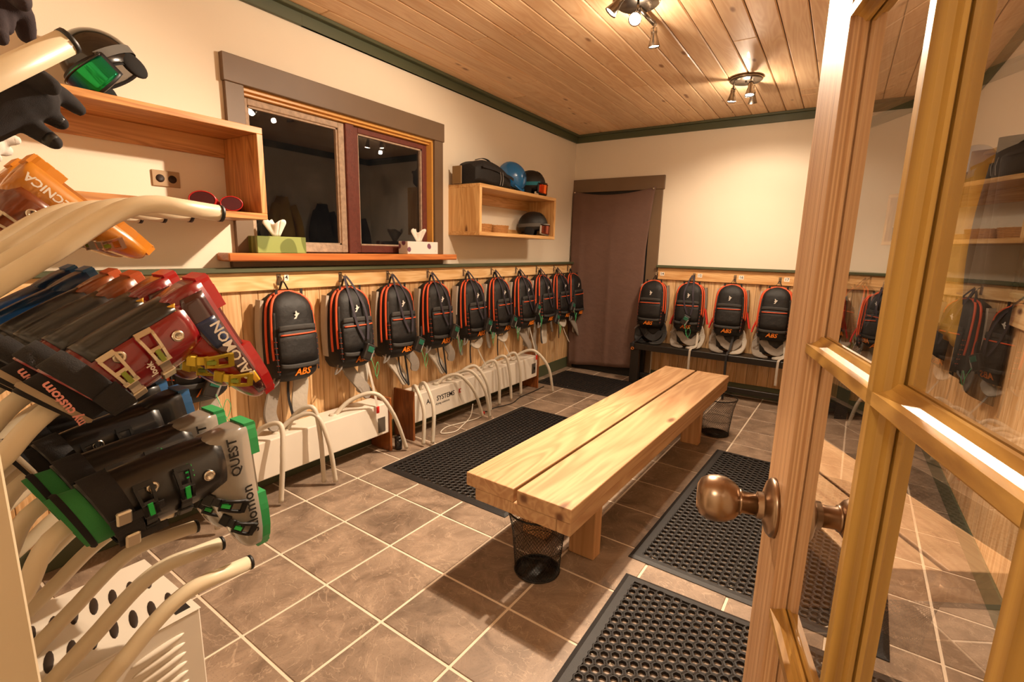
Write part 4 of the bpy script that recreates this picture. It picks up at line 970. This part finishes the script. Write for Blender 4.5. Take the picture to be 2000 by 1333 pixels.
    yv = Vector((0, 1, 0))
    for s_ in (.40, .70): buckle([cuf(PI*(.70-.48*i/12), s_-.02+.05*i/12, .002) for i in range(13)], Vector((.25, .97, 0)).normalized(), st['bk'], st['bkl'])
    for x_ in (.045, .105): buckle([low(x_+.020-.03*i/12, .25+1.0*i/12, .002) for i in range(13)], Vector((.1, .85, .5)).normalized(), st['bk2'], st['bkl'])
    for txt, size, mat, pos, xd, yd, where in st.get('text', []):
        lo_ = letters('lettering', txt, size, mat, r, frame(Vector(pos), xd, yd), .0, 0, .0006)
        for v in lo_.data.vertices:           # lay the print on the curved shell
            x, y, z = v.co
            if where == 'shell':
                w_, h_ = lsh(x); sn = min(.97, max(.02, (z-.02)/(h_-.02)))**(1/.62); v.co.y = w_*math.sqrt(1-sn*sn)**.7+.0052
            else:
                s1_ = .335 if where == 'liner' else .292; s_ = min(1, (z-.078)/(s1_-.078)); ry = .0475+.004*math.sin(PI*s_)+.002*s_; rx = .064+.004*math.sin(PI*s_)-.002*s_
                cx_ = -.034+.07*(z-.08); ca = max(-.95, min(.95, (x-cx_)/rx)); v.co.y = ry*math.sqrt(1-ca*ca)+(.0012 if where == 'liner' else .0048)
    return r
def boot_at(root, x, heel, toe):
    """stand a boot sole-out on its peg: heel and toe given as (y, z) in the room"""
    hy, hz_ = heel; ty, tz = toe; L_ = math.hypot(ty-hy, tz-hz_); X = Vector((0, (ty-hy)/L_, (tz-hz_)/L_))
    D = Vector((0, -X.z, X.y)); Z = -D; Y = Z.cross(X); s = L_/.302
    M = Matrix.Identity(4)
    O = Vector((x, hy, hz_)) - X*(-.106)*s
    for i in range(3): M[i][0] = X[i]*s; M[i][1] = Y[i]*s; M[i][2] = Z[i]*s; M[i][3] = O[i]
    root.matrix_world = M
SIDE = lambda x, z, y=.0505: (x, y, z)
red = dict(patch=[(-.03, .035, .04, .32, 'stripe_blue'), (.118, .145, .04, .20, 'stripe_yellow'), (-.085, -.050, .50, .72, 'stripe_yellow')], cp0=.70, shell='shell_red', cuff='shell_red', cuffpanel='shell_black', side='shell_dkred', liner='liner_black', band='liner_beige', sole='sole_red', bk='buckle_alu', bk2='buckle_gold', bkl='buckle_olive',
           text=[('SALOMON', .030, 'print_white', (.055, .05, .042), (-1, 0, 0), (0, 0, 1), 'shell'), ('look', .017, 'print_white', (.0, .050, .185), (-1, 0, 0), (0, 0, 1), 'cuff'), ('my custom', .021, 'print_pink', (-.02, .05, .320), (-1, 0, 0), (0, 0, 1), 'liner')])
grn = dict(cam=True, shell='shell_smoke', cuff='shell_black', liner='liner_green', band='liner_black', sole='sole_green', bk='buckle_black', bk2='buckle_black', bkl='green_accent',
           text=[('salomon', .034, 'ink', (.085, .05, .042), (-1, 0, 0), (0, 0, 1), 'shell'), ('QUEST', .028, 'ink', (-.045, .05, .058), (-1, 0, 0), (0, 0, 1), 'shell'), ('110', .020, 'green_accent', (-.055, .05, .150), (-1, 0, 0), (0, 0, 1), 'cuff')])
org = dict(shell='shell_orange', cuff='shell_brown', liner='liner_black', sole='sole_amber', bk='buckle_alu', bk2='buckle_alu', bkl='buckle_olive', text=[('TECNICA', .026, 'print_white', (-.036, .05, .052), (-1, 0, 0), (0, 0, 1), 'shell')])
blk = dict(shell='shell_rust', cuff='shell_black', cuffpanel='shell_black', liner='liner_black', sole='sole_rust', bk='buckle_alu', bk2='buckle_alu', bkl='sole_rust', text=[('110', .026, 'print_white', (-.05, .05, .22), (-1, 0, 0), (0, 0, 1), 'cuff')])
blu = dict(shell='shell_blue', cuff='shell_blue', liner='liner_black', sole='sole_blue', bk='buckle_alu', bk2='buckle_alu', bkl='sole_blue', text=[('LANGE', .036, 'print_white', (-.03, .05, .20), (-.25, 0, -1), (-1, 0, .25), 'cuff')])
def pair(name, l1, l2, grp, st, xa, xb, heel, toe):
    a = make_boot(name, l1, grp, st); b_ = copy_tree(a); b_['label'] = l2; boot_at(a, xa, heel, toe); boot_at(b_, xb, heel, toe)
    for o, x in ((a, xa), (b_, xb)):          # the peg that runs up into this boot
        M = o.matrix_world.copy(); top = M @ Vector((-.012, 0, .338)); ins = M @ Vector((-.03, 0, .15))
        z0 = max((z for z in ROWZ.values() if z < top.z+.02), default=.4)
        PR(MB().tube(cat_path([Vector((x, RY-.02, z0-.015)), Vector((x, RY+.03, z0+.022)), top, ins], 6), .0165, 14), 'peg_tube', 'rack_enamel')
pair('ski_boot', 'glossy red ski boot in front, with aluminium and gold buckles', 'red ski boot tucked behind the front red boot', 'red ski boots', red, 1.43, 1.285, (-4.545, 1.270), (-4.415, .998))
pair('ski_boot', 'smoke grey and black ski boot with green sole, front of its pair', 'smoke grey ski boot with green sole, behind its twin', 'green trimmed ski boots', grn, 1.40, 1.26, (-4.455, .918), (-4.442, .60))
pair('ski_boot', 'amber ski boot with white lettering behind the empty pegs', 'amber ski boot hidden behind its lettered twin', 'amber ski boots', org, .93, .80, (-4.663, 1.526), (-4.443, 1.315))
pair('ski_boot', 'black and rust ski boot right behind the red boots', 'black and rust ski boot next to the blue boots', 'rust soled ski boots', blk, 1.13, 1.00, (-4.555, 1.262), (-4.425, .99))
pair('ski_boot', 'blue ski boot with white lettering on its cuff', 'blue ski boot farthest back on its row', 'blue ski boots', blu, .86, .73, (-4.565, 1.262), (-4.435, .99))
dk = dict(shell='shell_black', cuff='shell_black', liner='liner_black', sole='sole_blue', bk='buckle_black', bk2='buckle_black', bkl='buckle_black')
pair('ski_boot', 'black ski boot with blue sole behind the green trimmed pair', 'black ski boot with blue sole farthest behind the green trimmed pair', 'blue soled black ski boots', dk, 1.11, .98, (-4.47, .95), (-4.43, .65))

# --- gloves
fabric('glove_fleece', '1d1a1d', .95, scale=900, bump=.3, vary=.3); plain('glove_leather', '131111', .45, vary=.3, bump=.15); fabric('glove_plum', '2a1d22', .9, scale=700); fabric('glove_white', 'd8cfc6', .9)
def onx(px, py, X):
    d = _R*((px-1000)/F_PX) - _U*((py-666.5)/F_PX) + _f; t = (X-CAM.x)/d.x; return CAM+d*t
def glove(label, X, palm, fingers, mat, tipmat=None):
    """palm = [(px,py,r)] chain; fingers = list of chains; points are read on the upright plane x = X, bowed in depth"""
    c0 = onx(palm[1][0], palm[1][1], X); r = thing('ski_glove', label, 'glove', c0, group='gloves drying on the rack')
    def chain(mb, ch, dx):
        pts = [onx(a, b_, X+dx*(i/(len(ch)-1))) - c0 for i, (a, b_, q) in enumerate(ch)]; rad = [q for _, _, q in ch]
        path = cat_path(pts, 4); rr = [rad[min(len(rad)-1, i//4)]*(1-(i % 4)/4)+rad[min(len(rad)-1, i//4+1)]*((i % 4)/4) for i in range(len(path))]
        mb.tube(path, rr, 12); mb.sphere(path[-1], rr[-1]*1.0, 12, 8); mb.sphere(path[0], rr[0], 12, 8)
    mb = MB(); chain(mb, palm, 0)
    for i, ch in enumerate(fingers): chain(mb, ch, .03*(i-1))
    me = mb.mesh('glove', mat); o = bpy.data.objects.new('glove', me); COL.objects.link(o)
    md = o.modifiers.new('r', 'REMESH'); md.mode = 'VOXEL'; md.voxel_size = .0042; md.use_smooth_shade = True
    s_ = o.modifiers.new('s', 'SMOOTH'); s_.iterations = 3
    m2_ = bpy.data.meshes.new_from_object(o.evaluated_get(bpy.context.evaluated_depsgraph_get())); bpy.data.objects.remove(o)
    hand = obj('hand', m2_, r)
    for i, ch in enumerate(fingers[:3]):
        tb = MB(); p1 = onx(ch[-1][0], ch[-1][1], X+.03*(i-1)) - c0; p0 = onx(ch[-2][0], ch[-2][1], X+.02*(i-1)) - c0; d = (p1-p0)
        tb.tube([p0+d*.45, p0+d*.8, p1, p1+d.normalized()*ch[-1][2]*.8], [ch[-1][2]*1.02, ch[-1][2]*1.04, ch[-1][2]*.98, ch[-1][2]*.4], 12)
        tb.build('finger_tip', tipmat or mat, r)
glove('black fleece glove with leather fingertips on the second rack row', 1.30, [(-45, 235, .040), (20, 200, .044), (62, 190, .040)],
      [[(60, 168, .024), (112, 184, .019), (154, 214, .012)], [(60, 208, .020), (95, 225, .017), (118, 240, .013)], [(40, 232, .021), (82, 262, .016), (106, 278, .013)], [(30, 165, .026), (62, 152, .022), (98, 168, .016)]], 'glove_fleece', 'glove_leather')
glove('plum black glove hanging from the topmost rack row', 1.28, [(-40, -50, .036), (-5, -20, .036), (15, -5, .03)],
      [[(20, 0, .022), (42, 30, .019), (52, 70, .014)], [(0, 5, .019), (8, 35, .016), (10, 55, .012)], [(-14, 10, .018), (-6, 50, .015), (2, 76, .011)], [(10, -30, .02), (34, -8, .019), (44, 8, .012)]], 'glove_plum')
glove('pale glove finger poking out above the amber boots', 1.10, [(-70, 260, .03), (-40, 275, .03), (-25, 280, .026)], [[(-20, 284, .018), (0, 290, .015), (12, 294, .012)], [(-15, 268, .016), (14, 272, .013), (30, 274, .010)], [(-30, 300, .016), (-16, 306, .013), (-8, 308, .01)]], 'glove_white')

# --- white louvred heater under the rack
hb = thing('louvred_heater', 'white louvred metal heater on the floor under the boot rack', 'heater', (1.02, -4.71, 0)); P = World(hb)
X0, X1, Y0, Y1, Z1 = .84, 1.20, -4.89, -4.52, .352
P(MB().box((X0, Y0, .0), (X1, Y1, Z1-.003), bev=.004), 'casing', 'duct_white'); P(MB().box((X0-.002, Y0-.002, Z1-.003), (X1+.002, Y1+.002, Z1), bev=.0012), 'lid', 'duct_white')
slot_me = MB().sphere((0, 0, 0), (.0095, .043, .0035), 12, 8).mesh('slot', 'slot_dark'); louvre_me = MB().sphere((0, 0, 0), (.009, .062, .0085), 16, 8).mesh('louvre', 'duct_white')
for i in range(2):
    for j in range(8):
        o = obj('slot', slot_me, hb); o.location = Vector((X1-.095-.14*i, Y0+.04+.042*j, Z1))-hb.location; o.rotation_euler = (0, 0, PI/2-.25)
for i in range(2):
    for j in range(10):
        o = obj('louvre', louvre_me, hb); o.location = Vector((X1+.001, Y0+.105+.16*i, .035+.029*j))-hb.location; o.rotation_euler = (.12, 0, 0)
P(MB().box((X1-.06, Y1-.05, Z1), (X1-.02, Y1-.015, Z1+.0015)), 'badge', 'ink')

# ================================================================ THINGS ON THE SHELVES
plain('helmet_gloss', '131211', .2, coat=.5, vary=.2); plain('helmet_matte', '161413', .55); plain('helmet_blue', '1769a8', .25, coat=.5); plain('foam', '0d0c0c', .9); plain('helmet_tan', '8a6c43', .4)
plain('goggle_frame', '17171a', .4); plain('strap_teal', '1d7c92', .7); plain('strap_grey', '56534f', .7); plain('frame_silver', 'b9b4ac', .3, metal=.6)
def lens_mat(name, cols):
    m, nt, b = newmat(name); L = nt.links.new; tc = N(nt, 'ShaderNodeTexCoord'); sp = N(nt, 'ShaderNodeSeparateXYZ'); L(tc.outputs['Generated'], sp.inputs[0])
    rp = N(nt, 'ShaderNodeValToRGB'); e = rp.color_ramp.elements; e[0].color = srgb(cols[0]); e[1].color = srgb(cols[-1])
    for i, c in enumerate(cols[1:-1]): x = e.new((i+1)/(len(cols)-1)); x.color = srgb(c)
    L(sp.outputs[1], rp.inputs[0]); L(rp.outputs[0], b.inputs['Base Color']); b.inputs['Metallic'].default_value = .75; b.inputs['Roughness'].default_value = .08
lens_mat('lens_green', ['b0552a', '5a3a9a', '2a7aa0', '18a04a', '14984a', '1a7a5a']); lens_mat('lens_orange', ['b02a10', 'e06a18', 'e8a030', 'c0431a']); lens_mat('lens_rose', ['7a3a2c', 'b0604a', '6a2c28'])
def helmet(label, loc, rot, shellmat, strap, lens, frm, extra=None):
    r = thing('ski_helmet', label, 'helmet', loc); r.rotation_euler = rot
    def hs(a, b_, off=0, cut=True):   # a azimuth (0 = front), b elevation
        R_ = Vector((.132+off, .105+off, .118+off)); return Vector((R_.x*math.cos(a)*math.cos(b_)*(1.04 if math.cos(a) < 0 else 1), R_.y*math.sin(a)*math.cos(b_), R_.z*math.sin(b_)))
    def lowb(a): return math.radians(-6-30*(.5-.5*math.cos(a))**.8)
    n = 32; rings = [[hs(2*PI*j/n, lowb(2*PI*j/n)+(PI/2-.03-lowb(2*PI*j/n))*t) for j in range(n)] for t in [i/10 for i in range(11)]]
    inn = [[v*.90 for v in ring] for ring in reversed(rings[:8])]
    sh = MB().loft(list(reversed(rings))+[[v*.97-Vector((0, 0, .004)) for v in rings[0]]], True).build('shell', shellmat, r)
    MB().loft([[v*.965 for v in rings[0]], [v*.955-Vector((0, 0, .012)) for v in rings[0]], [v*.84-Vector((0, 0, .010)) for v in rings[0]], [v*.80+Vector((0, 0, .03)) for v in rings[0]], [v*.4+Vector((0, 0, .07)) for v in rings[0]]], True).build('padding', 'foam', r)
    for sg in (-1, 1):
        MB().sphere((-.018, sg*.090, -.060), (.046, .018, .052), 14, 10).build('ear_pad', 'foam', r)
    MB().grid(lambda u, v: hs(-.95+1.9*u, math.radians(2), .004)*(1+.14*v)+Vector((0, 0, -.008*v)), 16, 3, th=.005).build('brim', shellmat, sh)
    for k in range(4):
        b_ = math.radians(48+9*(k % 2)); MB().grid(lambda u, v: hs(-.55+.36*k+.06*v, b_-.10+.34*u, .0012), 6, 2, th=.002).build('vent', 'foam', sh)
    if lens:
        MB().loft([[hs(.8+(2*PI-1.6)*j/24, e-.10*math.cos(.8+(2*PI-1.6)*j/24+PI), .005) for j in range(25)] for e in (-.17, .07)], False, True, closed=False).build('goggle_strap', strap, r)
        gl = lambda a, b_, off: Vector(((.150+off)*math.cos(a), (.112+off)*math.sin(a), -.038+(.052+off*.6)*b_))
        fr_ = MB().grid(lambda u, v: gl(-1.02+2.04*u, (-1+2*v)*(1 if abs(u-.5) > .09 or v > .5 else .72)*(1-.25*abs(2*u-1)**3), .0), 22, 8, th=.022).build('goggle_frame', frm, r)
        MB().grid(lambda u, v: gl(-.92+1.84*u, (-.80+1.6*v)*(1 if abs(u-.5) > .09 or v > .5 else .7)*(1-.25*abs(2*u-1)**3), .004), 22, 8, th=.003).build('goggle_lens', lens, r)
    return r
helmet('black helmet with mirrored green goggles tipped on the near shelf', (.17, -4.255, 1.975), (.55, .50, -.95), 'helmet_gloss', 'strap_grey', 'lens_green', 'goggle_frame')
helmet('black helmet with teal strap and orange goggles on the pine shelf', (.165, -1.19, 1.905), (0, .06, .40), 'helmet_matte', 'strap_teal', 'lens_orange', 'goggle_frame')
helmet('glossy blue helmet leaning behind the black bag', (.15, -1.465, 1.928), (.1, .85, .30), 'helmet_blue', None, None, None)
helmet('black helmet with silver framed goggles inside the pine shelf', (.165, -1.125, 1.557), (0, .04, .40), 'helmet_matte', 'strap_grey', 'lens_rose', 'frame_silver')
# bag
fabric('bag_black', '171413', .75, bump=.5, vary=.3)
bg = thing('black_bag', 'black soft bag with straps lying on the pine shelf', 'bag', (.16, -1.86, 1.802))
def bagring(t):
    y = -.235+.47*t; e = math.sin(PI*min(1, max(0, t*.9+.05)))**.2; hgt = (.195-.07*t*t)*e; wd_ = .125*e
    return [Vector((wd_*sgnp(math.cos(2*PI*j/28), .6)*(1+.04*math.sin(5*t+j)), y, hgt/2+hgt/2*sgnp(math.sin(2*PI*j/28), .55)+.004*math.sin(9*t+j*1.3)+.002)) for j in range(28)]
bo = MB().loft([bagring(i/22) for i in range(23)]).build('body', 'bag_black', bg)
MB().ribbon([Vector((.132-.005*math.sin(i), -.20+.40*i/12, .125-.05*(i/12)**2)) for i in range(13)], .022, .004, (0, 0, 1)).build('lid_seam', 'web_black', bg)
for k in (.02, .05): MB().ribbon([Vector((.134, k, .11)), Vector((.139, k+.004, .06)), Vector((.133, k, .012))], .005, .002, (0, 1, 0)).build('strap', 'plastic_grey', bg)
MB().ribbon(cat_path([(0, -.12, .188), (.02, -.06, .205), (.02, .02, .198), (0, .08, .17)], 5), .02, .004, (1, 0, 0)).build('handle', 'web_black', bg)
MB().box((-.11, -.262, .001), (-.02, -.252, .13), bev=.004).build('back_plate', 'helmet_tan', bg)
# wicker baskets
plain('wicker', 'b07c44', .6, vary=.3, vscale=60, bump=.3)
def wicker(label, loc):
    r = thing('wicker_basket', label, 'basket', loc, group='wicker baskets in the pine shelf'); 
    for k in range(7):
        z = .006+.009*k; s_ = 1+.025*k; MB().tube([Vector(((.055*s_+.002*math.sin(i*PI+k*PI))*math.cos(2*PI*i/28), (.088*s_+.002*math.sin(i*PI+k*PI))*math.sin(2*PI*i/28), z)) for i in range(29)], .0045, 5, caps=False).build('weave_band', 'wicker', r)
    MB().loft([[Vector((a*math.cos(2*PI*i/20), b_*math.sin(2*PI*i/20), z)) for i in range(20)] for a, b_, z in ((.052, .085, .001), (.052, .085, .005))]).build('base', 'wicker', r)
    for i in range(14): MB().tube([Vector((.055*math.cos(2*PI*i/14), .088*math.sin(2*PI*i/14), .002)), Vector((.0625*math.cos(2*PI*i/14), .100*math.sin(2*PI*i/14), .066))], .0035, 5).build('stake', 'wicker', r)
    return r
wk = wicker('wicker basket at the near end inside the pine shelf', (.17, -1.90, 1.4585)); wk2 = copy_tree(wk); wk2.location = (.17, -1.67, 1.4585); wk2['label'] = 'wicker basket nearer the helmet inside the pine shelf'
# red rubber boots on the near shelf
plain('rubber_red', 'b5161a', .35, coat=.2); plain('rubber_inside', '4a0a10', .8)
def red_boot(label, loc, rz, s_):
    r = thing('rubber_boot', label, 'boot', loc, rz, group='red rubber boots on the near shelf')
    pr = [(.0, .036, .033), (.05, .036, .034), (.09, .038, .035), (.105, .041, .037)]
    mk = lambda o: [[Vector((x, (a+o)*1.25*math.cos(2*PI*j/24), .046+(b_+o)*math.sin(2*PI*j/24)*(1.0)-.006)) for j in range(24)] for x, a, b_ in pr]
    MB().loft(mk(0)+[list(q) for q in reversed(mk(-.004))], True).build('shaft', 'rubber_red', r)
    MB().loft([q for q in mk(-.0055)], True).build('lining', 'rubber_inside', r)
    MB().loft([[Vector((x, w_*math.cos(2*PI*j/20), z+h_*sgnp(math.sin(2*PI*j/20), .8))) for j in range(20)] for x, w_, h_, z in ((.01, .044, .035, .040), (-.05, .046, .034, .038), (-.11, .045, .030, .034), (-.15, .036, .024, .028), (-.168, .016, .012, .022))]).build('foot', 'rubber_red', r)
    r.scale = (s_,)*3
red_boot('red rubber boot on its side, the left of two on the near shelf', (.185, -3.935, 1.4700), -.55, 1.0)
red_boot('red rubber boot on its side against the shelf end', (.175, -3.822, 1.4700), -.45, .88)

# --- jacket hanging on the right wall, seen through the glass
fabric('jacket_yellow', 'b08a34', .8, bump=.5, vary=.2); fabric('jacket_dark', '2a2622', .8, bump=.5)
def jacket(label, y, zt_, mat, sl, wd_, ln_):
    r = thing('ski_jacket', label, 'jacket', (RX, y, zt_), group='jackets hanging on the right wall'); P = World(r)
    P(MB().tube(cat_path([(RX-.002, y, zt_+.02), (RX-.03, y, zt_+.015), (RX-.045, y, zt_), (RX-.05, y, zt_+.025)], 4), .004, 6), 'hook', 'steel')
    def jf(u, v):
        a = (u-.5)*2; w_ = .06+(wd_-.06)*min(1, v*3)**.6; return (RX-.04-.11*(1-abs(a)**2)-.014*math.sin(a*8+v*3+y)*v, y+a*w_, zt_-.10*abs(a)*min(1, v*3)-ln_*v)
    P(MB().grid(jf, 30, 18, th=.008), 'body', mat)
    for sg in (-1, 1):
        pth = cat_path([(RX-.09, y+sg*wd_*.55, zt_-.10), (RX-.10, y+sg*wd_*1.0, zt_-.34), (RX-.10, y+sg*wd_*1.08, zt_-.56), (RX-.09, y+sg*wd_*1.05, zt_-.74)], 6)
        P(MB().tube(pth, [.058-.016*i/len(pth) for i in range(len(pth))], 14), 'sleeve', sl)
    P(MB().tube(cat_path([(RX-.05, y-.07, zt_-.01), (RX-.12, y, zt_-.035), (RX-.05, y+.07, zt_-.01)], 6), .02, 8), 'collar', sl)
for lb, y, zt_, m1, m2_, wd_, ln_ in (('black ski jacket in the far corner, seen through the door glass', -.33, 1.80, 'jacket_dark', 'jacket_dark', .17, .95),
        ('dark ski jacket left of the yellow one, seen through the door glass', -.86, 1.86, 'jacket_dark', 'jacket_dark', .18, 1.05),
        ('yellow ski jacket hanging on the right wall, seen through the door glass', -1.42, 1.90, 'jacket_yellow', 'jacket_yellow', .18, .95),
        ('dark ski jacket right of the yellow one on the right wall', -2.0, 1.86, 'jacket_dark', 'jacket_dark', .18, 1.05)):
    jacket(lb, y, zt_, m1, m2_, wd_, ln_)
